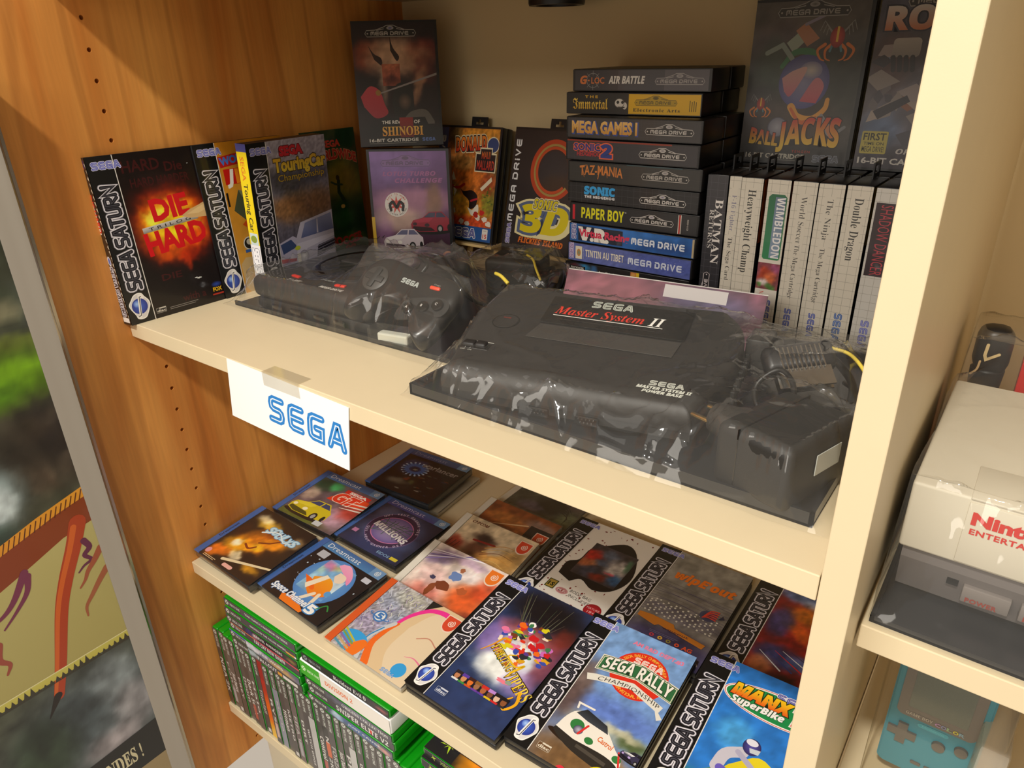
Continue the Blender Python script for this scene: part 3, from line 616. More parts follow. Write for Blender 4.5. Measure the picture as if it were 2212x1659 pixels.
def art_shards(a):
    a.paint(0, 0, 123, 172, '#4a444a', [(60, 160, 80, 20, '#55586a', .9), (40, 60, 50, 40, '#6c6874', .8), (20, 110, 20, 30, '#5c3c34', .7), (90, 80, 30, 60, '#5a5258', .8), (20, 40, 22, 22, '#5a7094', .8), (60, 10, 70, 14, '#3a3640', .9)], 26, 36, .3, .12, 5)
    q = random.Random(12)
    for i in range(34):
        x, y = 8 + q.random() * 104, 30 + q.random() * 96; r = 6 + q.random() * 13; t = q.random() * 6.28; c = ['#8c8480', '#6a6468', '#a2968e', '#4c4a54', '#6c7c98', '#8a5c44', '#9a9090', '#3a363c'][i % 8]
        a.poly([(x + r * math.cos(t), y + r * math.sin(t)), (x + r * .6 * math.cos(t + 1.7), y + r * .6 * math.sin(t + 1.7)), (x + r * .8 * math.cos(t + 3), y + r * .8 * math.sin(t + 3)), (x + r * .5 * math.cos(t + 4.6), y + r * .5 * math.sin(t + 4.6))], c)
    a.poly(spline([(50, 40), (60, 70), (70, 96), (86, 90), (80, 60), (64, 36)], 4), '#2a2628'); a.poly([(10, 60), (40, 76), (44, 70), (16, 52)], '#36343c'); a.rr(18, 112, 44, 130, 4, '#8c8884', '#b0aaa4')
    for k in range(4): a.stroke([(20 + k * 6, 112), (22 + k * 6, 100)], 4.4, '#2e2a2c')
    a.plate(62, 163, 74, '#a8a6a0', '#3a3836', '#55524e'); a.text('ROBO', 8, 138, 20, '#c87848', '#d4cec8', w=92, style='sans', bold=.03, out='#2a2a3a', ow=.05)
    a.rr(4, 17, 30, 40, 1.5, '#b0a44c'); a.text('FIRST', 6, 31, 7, '#2c2a20', w=22, bold=.02); a.text('TIME ON', 7, 26, 3, '#2c2a20', w=20); a.text('MEGA DRIVE!', 6, 19, 5.4, '#2c2a20', w=22, bold=.01)
    a.text('ORION', 40, 18, 5, '#b8b4b0', w=34, style='isans'); a.text('16-BIT CARTRIDGE', 4, 7, 6, '#c6c2bc', w=92, bold=.03)
# --- spines in the stack (173 x 24.5) : name -> painter
def grid_lines(a, W, H, p, c, w=.25):
    x = p / 2
    while x < W: a.rect(x - w / 2, 0, x + w / 2, H, c); x += p
    a.up(); y = p / 2
    while y < H: a.rect(0, y - w / 2, W, y + w / 2, c); y += p
def sp_gloc(a):
    a.rect(3, 1, 170, 23.5, '#37353a'); a.rect(118, 1, 170, 23.5, '#5a565c'); a.rect(60, 1, 118, 23.5, '#454248'); a.ring(27, 12, 8.5, 8.5, .6, '#8a8a88')
    for t in range(0, 360, 45): a.stroke([(27 + 6 * math.cos(math.radians(t)), 12 + 6 * math.sin(math.radians(t))), (27 + 11 * math.cos(math.radians(t)), 12 + 11 * math.sin(math.radians(t)))], .5, '#8a8a88')
    a.text('G', 10, 8, 9, '#d8793a', w=9, style='isans', bold=.02); a.ell(21.5, 12, 1, 1, '#d8793a'); a.text('LOC', 25, 8.5, 7, '#d8793a', w=17, bold=.02); a.text('AIR BATTLE', 48, 8.5, 8, '#e4e2de', w=46, style='isans', bold=.02); a.plate(136, 11, 58, '#a8a4a4', '#5a565c', '#77737a')
def sp_immortal(a):
    a.rect(2, 1, 84, 23.5, '#1e1d1b'); a.rect(84, 1, 172, 23.5, '#e0b010'); a.text('THE', 26, 18.5, 2.8, '#d8a828', w=17, bold=.03, space=1.5); a.text('Immortal', 9, 5.5, 12, '#d8a828', '#ecc850', w=48, style='fraktur', bold=.0)
    a.ell(72, 13, 6.5, 5.5, '#cfcac2'); a.ell(79, 10, 3, 4, '#cfcac2'); a.ell(70, 14, 1.8, 1.8, '#1e1d1b'); a.ell(76, 14, 1.8, 1.8, '#1e1d1b'); a.rect(70, 7.5, 79, 9, '#2a2826'); a.ring(72, 13, 6.5, 5.5, .7, '#5a5650')
    a.plate(118, 14, 52, '#6a5a1a', '#b8960e', '#5c4c10'); a.text('Electronic Arts', 90, 4, 3.6, '#4a3c08', w=58, style='serif', space=1.2); a.push(164, 5, 90).lines(0, 4, 13, 4, 2.4, '#5a4a10', .9); a.pop()
def sp_mega(a):
    a.rect(2, 1, 171, 23.5, '#3b393a'); grid_lines(a, 173, 24.5, 8, '#47454a', .2); a.text('MEGA GAMES I', 9, 6, 13, '#3a4a8c', w=86, bold=.10); a.text('MEGA GAMES I', 8, 6.5, 13, '#c08a3c', '#e0b468', w=86, bold=.05); a.plate(134, 11, 58, '#b8b4b0', '#2e2c2c', '#77737a')
def sp_blue2(a):
    a.rect(2, 1, 171, 23.5, '#38363a'); grid_lines(a, 173, 24.5, 8, '#434146', .2); a.rect(2, 22.6, 140, 24.4, '#8a3424')
    a.text('SONIC', 12, 12, 8, '#303a78', w=36, bold=.04, out='#d8603c', ow=.07); a.text('HEDGEHOG', 16, 5.5, 5, '#a83038', w=32, bold=.04); a.text('2', 50, 5, 14, '#2e3a7c', w=13, style='sans', bold=.05, out='#d8603c', ow=.07); a.plate(129, 11, 58, '#c0bcb8', '#2a2829', '#77737a')
def sp_scrawl(a):
    a.rect(2, 1, 171, 23.5, '#343230'); grid_lines(a, 173, 24.5, 8, '#3e3c3a', .2); a.text('TAZ-MANIA', 17, 8, 11, '#c8793a', w=58, bold=.02, style='script' if False else None, space=1.0, arch=2)
    for x0, y0, x1, y1 in ((17, 19, 27, 21), (42, 5, 45, 21), (20, 19, 23, 6), (52, 20, 55, 7)): a.stroke([(x0, y0), (x1, y1)], 1.1, '#c8793a', taper=(1, .4))
    a.plate(129, 12, 58, '#b4aea8', '#2c2a28', '#77737a'); a.rect(80, 23.4, 150, 24.5, '#2e4a50')
def sp_bluelogo(a):
    a.rect(2, 1, 171, 23.5, '#262527'); grid_lines(a, 173, 24.5, 8, '#4c4a4e', .25); a.text('SONIC', 24, 11, 9, '#3aa0e0', w=42, style='sans', bold=.05); a.text('THE HEDGEHOG', 24, 6.2, 3, '#e8e8ea', w=42, bold=.05, space=1.2); a.plate(129, 10, 58, '#cfcac6', '#1e1d1e', '#6c6888')
def sp_paper(a):
    a.rect(2, 1, 171, 23.5, '#2c2b2d'); a.rect(4, 3, 7.5, 22, '#c82c38'); a.text('PAPER BOY', 17, 6, 13, '#e4dc1e', w=60, style='sans', bold=.01, out='#28463c', ow=.03); a.text('™', 78, 17, 2, '#ddd'); a.plate(114, 11, 56, '#cfcac6', '#1e1d1e', '#6c6888')
    a.push(148, 0, 0).rect(0, 1, .8, 23.5, '#e8e2d8').rect(1.2, 1, 2.6, 23.5, '#c83028').rect(3, 1, 3.8, 23.5, '#e8e2d8'); a.pop(); a.push(161, 6, 90).text('8210-45606', 0, 0, 2, '#b8b4ae', w=13).pop()
def sp_vr(a):
    a.paint(1, .5, 172, 24, '#2a5ea4', [(90, 18, 60, 10, '#3c74bc', .8), (140, 8, 40, 8, '#2a4c90', .7)], 30, 6, .25, .1); a.push(10, 3.5, 90).sega(0, 0, 6.5, '#3b3f8e', '#c8c8ec', '#e8e6f0').pop(); a.rect(13.5, 2.5, 78, 21.5, '#262a3a')
    a.text('V.R.', 15, 4, 15, '#efe9e0', w=42, style='sans', bold=.06); a.text('Virtua Racing', 15, 8.5, 9, '#d83a58', w=72, bold=.04); a.push(91, 8, 0).mega_side(72, 6.5, ('#dfe6f2',)).pop(); a.rect(169.5, 1, 172, 23.5, '#b8a888')
def sp_tintin(a):
    a.paint(1, .5, 172, 24, '#5a66a8', [(40, 12, 60, 14, '#6a74b4', .7), (140, 12, 50, 14, '#4a58a4', .7)], 40, 8, .2, .3, 4)
    for i in range(70): a.ell(6 + rnd.random() * 162, 2 + rnd.random() * 20, .5, .4, '#7c86c0', n=6)
    a.push(9, 3.5, 90).sega(0, 0, 6.5, '#7a5ca0', '#e0d0f0', '#e8dff0').pop(); a.rect(12, 3.5, 22, 20.5, '#e9e0c8'); a.ell(17, 12, 3, 5, '#5a9a84', '#d88a3a'); a.push(25, 4, 90).text('INFOGRAMES', 0, 0, 1.6, '#a8b0dc', w=15).pop()
    a.text('TINTIN AU TIBET', 27, 8, 9, '#efe6d4', w=56, style='sans', bold=.0); a.push(90, 8.5, 0).mega_side(74, 6.5, ('#d4dcf0',)).pop()
def sp_serif(a):
    a.paint(1, 1.6, 92, 24, '#211c1c', [(10, 8, 16, 8, '#c02828', .95), (26, 18, 10, 8, '#3a8ac0', .95), (34, 6, 8, 6, '#d8c8b8', .9), (42, 12, 6, 12, '#3a6ea8', .9), (16, 20, 8, 4, '#6a3038', .8), (4, 14, 4, 6, '#e8d8cc', .8)], 44, 14, .2, .2, 2); a.rect(92, 1.6, 172, 24, '#1b191a'); a.rect(0, 0, 173, 1.8, '#e4d8bc')
    a.rect(6, 14.5, 30, 20, '#141214'); a.text('TECMAGIK', 8, 16, 2.8, '#e8e4de', w=20, style='serif'); a.text('Andre', 32, 11, 5, '#b8302c', w=14, bold=.0, style='thin_iserif'); a.text('AGASSI', 47, 6, 11.5, '#f0ece2', w=52, style='serif'); a.paint(96, 1.8, 104, 24, '#c87038', [(100, 18, 4, 6, '#e0b060', .9), (100, 6, 4, 6, '#8a3020', .8)], 4, 8)
    a.rect(104, 1.8, 108, 24, '#e4c030'); a.text('tennis', 108, 8, 4, '#a82c28', w=15, style='iserif'); a.plate(141, 13, 42, '#b0aca8', '#211f20', '#4a4a78'); a.text('T-48016-50', 131, 5, 2.2, '#b0aca8', w=22)
def sp_bottom(a):
    a.rect(1, 1, 84, 24, '#1c1b1b'); a.rect(84, 1, 172, 24, '#e2b416'); a.plate(118, 14, 50, '#6a5a1a', '#b8960e', '#5c4c10'); a.text('Electronic Arts', 90, 5, 3.6, '#4a3c08', w=58, style='serif')
# --- standing spines (w x 172), text runs downwards
def down(a, t, x, y, h, c, w=None, **k): a.push(x, y, -90).text(t, 0, 0, h, c, w=w, **k).pop()
def sp_dark(a, W):
    a.rect(0, 0, W, 172, '#242328', '#3c3b40'); grid_lines(a, W, 172, 8, '#5a5860', .25); down(a, 'BATMAN', 11, 146, 9, '#ece8e4', 74, style='serif', bold=-.004); down(a, 'RETURNS', 5.5, 134, 5, '#d8d4d0', 44, style='serif', bold=-.006); a.push(W * .36, 32, 90).plate(0, 0, 58, '#cfc6c8', '#262428', '#5a5a8c').pop()
def ms_base(a, W, tone='#dcd6c8'):
    a.rect(0, 0, W, 172, tone); grid_lines(a, W, 172, 8.6, '#9a968c', .28)
def blank(a, x0, y0, x1, y1, c='#dcd6c8'): a.rect(x0, y0, x1, y1, c)
def ms_sega(a, W, y=40, h=7, c='#3a4ea8', x=None): a.push((W / 2 if x is None else x) - h / 2, y, -90).sega(0, 0, h, c, '#c8ccea', None).pop()
def sp_card(a, W):
    ms_base(a, W); blank(a, W * .2, 112, W * .8, 160); down(a, 'F-16 Fighter', W * .34, 152, 5, '#7c7c98', 40, style='serif', bold=-.012); blank(a, W * .2, 54, W * .8, 108); down(a, 'The Sega Card', W * .34, 105, 4.8, '#4c4a48', 50, style='serif', bold=-.01); ms_sega(a, W, 36, 6)
def sp_champ(a, W): ms_base(a, W); blank(a, W * .22, 66, W * .78, 162); down(a, 'Heavyweight Champ', W * .36, 160, 8.5, '#3c3c3a', 92, style='serif', bold=-.004); ms_sega(a, W, 36, 7.5)
def sp_green(a, W):
    ms_base(a, W); a.poly([(3, 88), (6, 85), (W - 5, 85), (W - 2, 88), (W - 2, 154), (W - 5, 157), (6, 157), (3, 154)], '#3c8a5c', '#2a6a48'); a.poly([(W * .42, 88), (W - 3.5, 88), (W - 3.5, 154), (W * .42, 154)], '#8aa0b8', '#6c7c94'); down(a, 'WIMBLEDON', W * .5, 154, 8.5, '#efeff2', 66, style='sans', bold=.0)
    a.rect(0, 0, W, 86, '#e4dfd4'); grid_lines(a, W, 34, 8.6, '#9a968c', .28); a.paint(0, 52, W, 82, '#8a4a54', [(8, 72, 6, 8, '#c84a2a', .9), (16, 66, 6, 7, '#d8703c', .9), (9, 60, 7, 5, '#e8e0dc', .9), (18, 56, 6, 4, '#4c8a3c', .9), (4, 56, 4, 4, '#5a9a44', .9), (20, 76, 6, 6, '#b05a8c', .8)], 14, 18, .3, .3)
    ms_sega(a, W, 40, 7.5, '#3a4ea8', W * .62); down(a, 'Master System', W * .2, 50, 5, '#d04a3c', 42, style='serif', bold=-.012)
def sp_two(a, W, t1, w1, blue='#3a4ea8'):
    ms_base(a, W); blank(a, W * .28, 158 - w1, W * .72, 160); down(a, t1, W * .4, 157, 6, '#4c4a48', w1, style='serif', bold=-.012); blank(a, W * .28, 48, W * .72, 108); down(a, 'The Mega Cartridge', W * .4, 106, 5, '#4a4846', 60, style='serif', bold=-.012); ms_sega(a, W, 34, 7, blue)
def sp_dragon(a, W): ms_base(a, W); blank(a, W * .2, 96, W * .8, 162); down(a, 'Double Dragon', W * .36, 160, 8.5, '#3e3d3b', 64, style='serif', bold=-.004); ms_sega(a, W, 38, 8, '#2f62a8'); a.text('7012', W * .3, 4, 2, '#8a867c', w=7)
def sp_ninja2(a, W):
    ms_base(a, W, '#d2d0ca'); a.rect(2, 84, W, 158, '#33262a'); down(a, 'SHADOW DANCER', 7, 156, 11, '#b8404c', 71, bold=-.005); ms_sega(a, W, 36, 8, '#6a70c0'); a.text('9009', W * .3, 4, 2, '#8a867c', w=7)

# --- flat disc cases on the middle shelf (booklets 124 x 119)
def dc_bar(a, top='#4a78b4', name='#eef2f8'):
    a.rect(0, 103, 124, 119, top, '#3c66a4'); a.text('Dreamcast', 7, 107, 8.5, name, w=70, bold=-.004); a.rect(102, 103, 124, 119, '#6a94c4'); a.swirl(113, 111, 5, '#dfe6ee', 2.2, 1.1)
def dc_amber(a):
    a.paint(0, 0, 124, 119, '#1c120c', [(60, 62, 40, 26, '#d87a10', 1, 20), (34, 40, 26, 18, '#f0a818', .95), (30, 44, 9, 8, '#fff4d8', .95), (52, 26, 13, 9, '#fff0c8', .9), (84, 70, 26, 14, '#e89014', .9, 25), (40, 96, 26, 10, '#f0c040', .9), (24, 102, 18, 8, '#f4e4b8', .8), (66, 54, 12, 8, '#f8c020', .9), (12, 70, 10, 14, '#3a1c0c', .8), (100, 40, 14, 20, '#241408', .9), (96, 20, 18, 9, '#e8a420', .9), (14, 16, 14, 12, '#d87010', .9), (112, 92, 12, 12, '#b89868', .8), (62, 84, 18, 9, '#8a3c0c', .7), (24, 22, 20, 9, '#f07a10', .8), (72, 36, 16, 8, '#20120a', .9), (90, 56, 10, 7, '#2a1608', .8)], 56, 56, .3, .12, 21)
    a.stroke([(42, 12), (124, 36)], 5, '#e6d6b0', taper=(1, .7)); a.stroke([(60, 62), (76, 70), (90, 84)], 3, '#7a3408'); a.stroke(spline([(44, 50), (56, 46), (64, 54)], 4), 3.4, '#8a3a08')
    a.push(46, 84, -4); 
    for i in range(6): a.text('SOULX'[i % 5], i * 11, 0 + (i % 2) * 2, 13, '#bfe0f4', w=13, style='isans', bold=.02, out='#5a9ccc', ow=.05)
    a.pop(); a.stroke(spline([(44, 80), (70, 92), (92, 82), (114, 92)], 5), 3, '#e4f2fa', taper=(1, .2)); a.ell(7, 12, 5, 5, '#e8a0a4'); a.rr(52, 3, 74, 9, 3, '#e8b0a8'); a.lines(8, 4, 30, 2, 2.4, '#f0d0a0', .8)
def dc_yellow(a):
    a.paint(0, 0, 124, 103, '#6a5860', [(16, 88, 26, 18, '#20402c', 1), (40, 92, 14, 12, '#3ca860', .9), (96, 30, 34, 22, '#c8a0b8', .9), (110, 60, 24, 26, '#c03424', .8), (14, 60, 16, 16, '#d8c0a8', .7), (40, 6, 60, 10, '#5a6a20', .9)], 36, 36, .25, .12, 4)
    a.poly([(46, 62), (60, 86), (120, 88), (124, 70), (90, 62)], '#e03818', '#f0501c'); a.text('GT', 56, 64, 21, '#e03414', w=48, style='isans', bold=.03, out='#f4d8c8', ow=.04); a.rect(62, 88, 116, 97, '#d8281c'); a.text('SEGA', 72, 90, 5.5, '#f6efe8', w=36, bold=.05)
    for y in (70, 62, 55): a.stroke([(84, y), (124, y + 8)], 4, '#efe2d8', taper=(.2, 1))
    car(a, 4, 10, 84, '#d8c41c', '#4a4a10', '#3a4470', '#fff8d0', '#e8d838'); a.rr(76, 4, 92, 14, 1, '#d0d4dc'); dc_bar(a)
def dc_globe(a):
    a.rect(0, 0, 124, 119, '#0e0d12'); 
    for i in range(26): a.ell(4 + rnd.random() * 116, 6 + rnd.random() * 92, .6 + rnd.random(), .6 + rnd.random(), '#b8c8d8', n=7)
    a.ell(64, 58, 43, 43, '#7ab4e4', '#4a86d0'); a.paint(36, 30, 92, 92, '#7ab0e0', [(46, 84, 12, 9, '#d878a8', .8), (60, 86, 10, 6, '#e8d878', .6), (84, 60, 14, 18, '#dfeef8', .8), (46, 50, 12, 16, '#a8d4ee', .8), (80, 36, 12, 10, '#3f74c4', .8), (40, 70, 9, 8, '#b8dcc8', .7), (88, 82, 10, 9, '#5a94d8', .8)], 26, 26, .2, .12, 8)
    a.poly(spline([(60, 96), (74, 98), (92, 84), (96, 70), (84, 78), (70, 84), (56, 90)], 4), '#ef8cc0', '#f4b0d4'); a.poly(spline([(70, 82), (84, 80), (88, 70), (78, 64), (68, 72)], 4), '#f0dcc8'); a.poly(spline([(44, 56), (64, 66), (82, 58), (88, 38), (70, 28), (54, 34)], 4), '#ef7a14', '#f6a41c'); a.poly(spline([(30, 52), (48, 50), (64, 40), (60, 36), (44, 42)], 4), '#ef6a10'); a.poly([(52, 34), (66, 66), (58, 68), (44, 40)], '#f2e8d4'); a.stroke([(72, 34), (60, 14)], 6, '#f0e2cc'); a.stroke([(80, 36), (84, 14)], 6, '#efe0c8'); a.ell(88, 44, 5, 5, '#5aa0e0'); a.poly([(34, 10), (60, 16), (86, 4), (84, 0), (40, 0)], '#ef7a14')
    a.text('Space Channel', 8, 10, 9, '#f4f6fa', w=76, style='isans', bold=.02, out='#5a8ccc', ow=.05); a.text('5', 86, 6, 14, '#f4f6fa', w=14, style='isans', bold=.03, out='#2f86d0', ow=.07); a.stroke(spline([(98, 18), (106, 30), (114, 24)], 4), 2, '#2c8a3c'); a.rr(104, 88, 118, 97, 1, '#c8ccdc'); a.rr(8, 86, 26, 99, 1, '#b8bcc8'); dc_bar(a, '#4a86c0')
def dc_lattice(a):
    a.paint(0, 0, 124, 119, '#1c2238', [(62, 58, 56, 46, '#5a6aa0', .9), (62, 10, 60, 16, '#2c3c6c', .9), (20, 90, 20, 20, '#8a90b8', .4)], 26, 26, .12, .1); a.ring(60, 56, 44, 38, 8, '#3a2a4c'); a.ring(60, 56, 45, 39, .8, '#8a6a9c'); a.ring(60, 56, 36, 30.5, 1.6, '#c878a8'); a.ell(60, 56, 34, 29, '#b8a8d8', '#6c5a9c')
    for i in range(9): a.stroke(spline([(28 + i * 8, 40 + (i % 3) * 6), (40 + i * 4, 56), (34 + i * 7, 76)], 4), 1.2, ['#3c6a44', '#8a74b8', '#2c4a5c'][i % 3])
    for i in range(5): a.stroke(spline([(28, 42 + i * 7), (60, 50 + i * 5), (92, 40 + i * 8)], 4), 1, '#4a7a5a')
    a.circ_text('QUI VEUT GAGNER DES', 60, 56, 39, 4, '#d8c8e0', 150, 20, bold=.02); a.circ_text('QUI VEUT GAGNER DES', 60, 56, 42, 4, '#c8b8d8', 200, 335, True, bold=.02)
    a.text('MILLIONS', 24, 52, 10, '#f6f4fa', w=74, style='sans', bold=.03, rot=-9, out='#5a4a7c', ow=.04); a.text('EIDOS', 78, 6, 5, '#8ab0d8', w=24); a.rr(104, 6, 118, 12, 1, '#d8c83c'); a.rect(6, 22, 16, 30, '#b87aa8'); dc_bar(a, '#4a4a94', '#c8c4e8')
def dc_iris(a):
    a.paint(0, 0, 124, 103, '#131318', [(36, 72, 30, 22, '#2c4a8c', .9), (90, 60, 30, 30, '#1c1c24', .9), (40, 20, 40, 18, '#22262a', .9), (34, 26, 20, 9, '#8a8878', .7), (60, 34, 8, 6, '#6a7a4c', .7), (46, 38, 5, 4, '#a84a2c', .8)], 36, 34, .3, .15, 17)
    for i in range(18):
        t = 2 * PI * i / 18; a.stroke([(40 + 12 * math.cos(t), 68 + 9 * math.sin(t)), (40 + 24 * math.cos(t), 68 + 18 * math.sin(t))], 3, '#6a9ad8', taper=(.4, 1.1)); a.ell(40 + 25 * math.cos(t), 68 + 19 * math.sin(t), 2, 1.6, '#b8cce4')
    a.ring(40, 68, 19, 14, 6, '#3a6ab8'); a.ell(40, 68, 9, 7, '#0a0a0e', '#1a2c5c'); a.text('starlancer', 46, 80, 12, '#8a8688', '#b0aca8', w=72, bold=.02); q = random.Random(3)
    for i in range(22): splat(a, 20 + q.random() * 96, 8 + q.random() * 60, 3 + q.random() * 4, 1.6, ['#3c4248', '#55584c', '#2c3450', '#8a8c84', '#6a3a24'][i % 5], seed=i)
    dc_bar(a, '#3a4a80', '#8f98c4')
def dc_logo(a, x=100, y=92, s=20, c='#d84424'):
    a.poly([(x, y + s), (x + s, y + s)] + [(x + s * .5 + s * .5 * math.cos(t), y + s * .45 + s * .5 * math.sin(t) * 1.2 - s * .02) for t in np.linspace(0, -PI, 14)], '#f0d8c8'); k = s * .06
    a.poly([(x + k, y + s - k), (x + s - k, y + s - k)] + [(x + s * .5 + (s * .5 - k) * math.cos(t), y + s * .45 + (s * .5 - k) * math.sin(t) * 1.2) for t in np.linspace(0, -PI, 14)], c); a.swirl(x + s * .52, y + s * .5, s * .24, '#f6e6dc', 2.2, s * .05)
def jp_pink(a):
    a.paint(0, 0, 66, 119, '#a8a4ac', [(20, 90, 24, 20, '#8c98b8', .7), (40, 104, 30, 14, '#b8b8a8', .7), (20, 50, 24, 20, '#9a90b8', .7), (50, 60, 16, 24, '#8a9cc0', .7)], 36, 50, .6, .5, 9); q = random.Random(2)
    for i in range(60): x, y = q.random() * 62, 34 + q.random() * 84; a.stroke(spline([(x, y), (x + q.random() * 8 - 4, y + 4), (x + q.random() * 10 - 5, y + 7)], 2), .7, ['#d8dcf0', '#6a62a8', '#c8b8d8', '#e0e4d8'][i % 4])
    a.poly(spline([(52, 60), (64, 96), (84, 119)], 5) + [(124, 119), (124, 0), (64, 0)] + spline([(64, 0), (50, 20), (52, 60)], 4), '#e0c49c'); a.poly(spline([(70, 70), (86, 104), (124, 112)], 5) + [(124, 0), (90, 0)] + spline([(90, 0), (70, 30), (70, 70)], 4), '#e6d2b4')
    a.stroke(spline([(50, 54), (56, 80), (72, 102), (92, 110), (118, 108)], 6), 15, '#ef2c98', taper=(.3, .55)); a.stroke(spline([(60, 0), (46, 26), (48, 50), (54, 66)], 5), 11, '#ee6a14', taper=(1, .4)); a.stroke(spline([(46, 0), (36, 24), (40, 46), (50, 64)], 5), 6, '#c8ccd4'); a.stroke(spline([(41, 8), (34, 30), (42, 52)], 5), 2, '#2a86c8')
    a.ell(22, 20, 20, 11, '#2aa0e8', n=30); a.poly(spline([(20, 6), (34, 24), (44, 20), (40, 0), (22, 0)], 4), '#ef7414'); a.ell(104, 16, 10, 10, '#2aa0e8'); a.stroke(spline([(96, 34), (108, 38), (124, 34)], 4), 2.4, '#e878a0', taper=(.2, 1)); a.stroke(spline([(90, 62), (104, 70), (120, 64)], 5), 1.6, '#c88a74')
    for i, c in enumerate(('#b8b83c', '#7a9c4c', '#8a68a8', '#c8a878', '#4a94b4')): a.stroke([(0, 26 - i * 5), (26, 16 - i * 4)], 2.6, c)
    a.ell(24, 62, 10, 9, '#3a78c0'); a.ell(24, 62, 7.6, 6.8, '#e6eaf0'); a.text('5', 20, 57.5, 9, '#3a78c0', w=8, style='isans', bold=.04); a.ring(24, 62, 17, 4, 1.6, '#3a78c0', 150, 390); dc_logo(a, 100, 92, 22); a.push(84, 4, 0).sega(0, 0, 5.5, '#3a8ad8', '#e8f0f8', None).pop()
def jp_spark(a):
    a.paint(0, 0, 124, 119, '#e8d8d0', [(20, 96, 26, 14, '#5a4478', .7, 30), (100, 50, 34, 30, '#e0581c', .95), (112, 80, 18, 20, '#c83c14', .8), (40, 30, 30, 24, '#d86a5c', .8), (76, 88, 24, 12, '#f4e8ec', .9), (30, 66, 26, 18, '#f0c8c8', .8), (86, 14, 40, 14, '#b83420', .85), (60, 108, 40, 8, '#c8a8d0', .7), (14, 14, 20, 16, '#c84a4c', .7), (120, 20, 12, 18, '#8a2410', .8)], 46, 46, .25, .12, 4)
    for i in range(5): a.stroke([(0, 84 + i * 5), (60 + i * 6, 119)], 2, ['#8a78c0', '#e8e0f4', '#5a4a90', '#c8b8e0', '#f4eef8'][i], taper=(.5, 1.2))
    splat(a, 62, 78, 11, 10, '#6a88c4', seed=3); splat(a, 56, 56, 16, 9, '#7c3a1c', seed=6); splat(a, 44, 44, 6, 13, '#8a4420', seed=7); splat(a, 86, 62, 9, 7, '#b85a2c', seed=9); splat(a, 64, 92, 5, 5, '#a86848', seed=11); splat(a, 34, 62, 6, 4, '#3c3a5c', seed=8); dc_logo(a, 97, 92, 24, '#ee7a1c')
def jp_brown(a):
    a.paint(0, 0, 124, 119, '#d8c4a4', [(52, 62, 24, 22, '#5a2c1c', .9), (48, 86, 22, 10, '#2a1814', .9), (10, 58, 18, 16, '#8a2c1c', .95), (88, 50, 34, 30, '#d09a4c', .9), (70, 24, 44, 20, '#a85c2c', .9), (110, 70, 16, 30, '#b88844', .7), (30, 30, 30, 20, '#8a4a2c', .8), (76, 74, 14, 10, '#c8b8a4', .8), (110, 16, 20, 14, '#8a3414', .8)], 46, 46, .3, .12, 7)
    a.stroke([(34, 78), (70, 82)], 3.6, '#8a1c18'); 
    for i in range(7): a.stroke(spline([(60, 30 + i * 7), (84, 40 + i * 8), (112, 30 + i * 10)], 4), 1.6, ['#c88c3c', '#7a4020', '#e0b86c'][i % 3], taper=(1, .3))
    for i in range(3): a.stroke([(2 + i * 6, 46), (4 + i * 7, 64)], 1.2, '#4a1410')
    a.text('CAPCOM', 8, 107, 5, '#6a3a24', w=30, style='sans', bold=.03); dc_logo(a, 98, 90, 22)
def jp_ember(a):
    a.paint(0, 0, 124, 119, '#8a4a24', [(40, 90, 40, 14, '#c07838', .9), (70, 60, 40, 14, '#d08a48', .9, 20), (20, 40, 26, 16, '#a85c2c', .8), (100, 100, 30, 10, '#a8a0a8', .6), (60, 30, 30, 14, '#6a2c14', .9)], 36, 36, .35, .14, 3); a.rect(84, 60, 124, 96, '#2c2420'); a.stroke([(0, 60), (80, 92)], 3, '#e0b88c', taper=(.2, 1)); dc_logo(a, 100, 66, 22, '#d04a20')
def dc_moss(a):
    a.paint(0, 0, 124, 119, '#4a4c44', [(30, 96, 34, 20, '#6c7a58', .9), (70, 60, 30, 26, '#1e1c20', 1), (104, 86, 22, 24, '#5a4a50', .8), (40, 40, 24, 16, '#6a5a78', .7), (110, 40, 18, 20, '#74805c', .7)], 36, 36, .4, .15, 6); splat(a, 72, 64, 26, 20, '#191719', 16, .5, 4)
    for i in range(5): a.stroke(spline([(60, 60), (90 + i * 4, 74 - i * 6), (110, 60 - i * 8)], 4), 3, '#1c1a1c', taper=(1, .2))
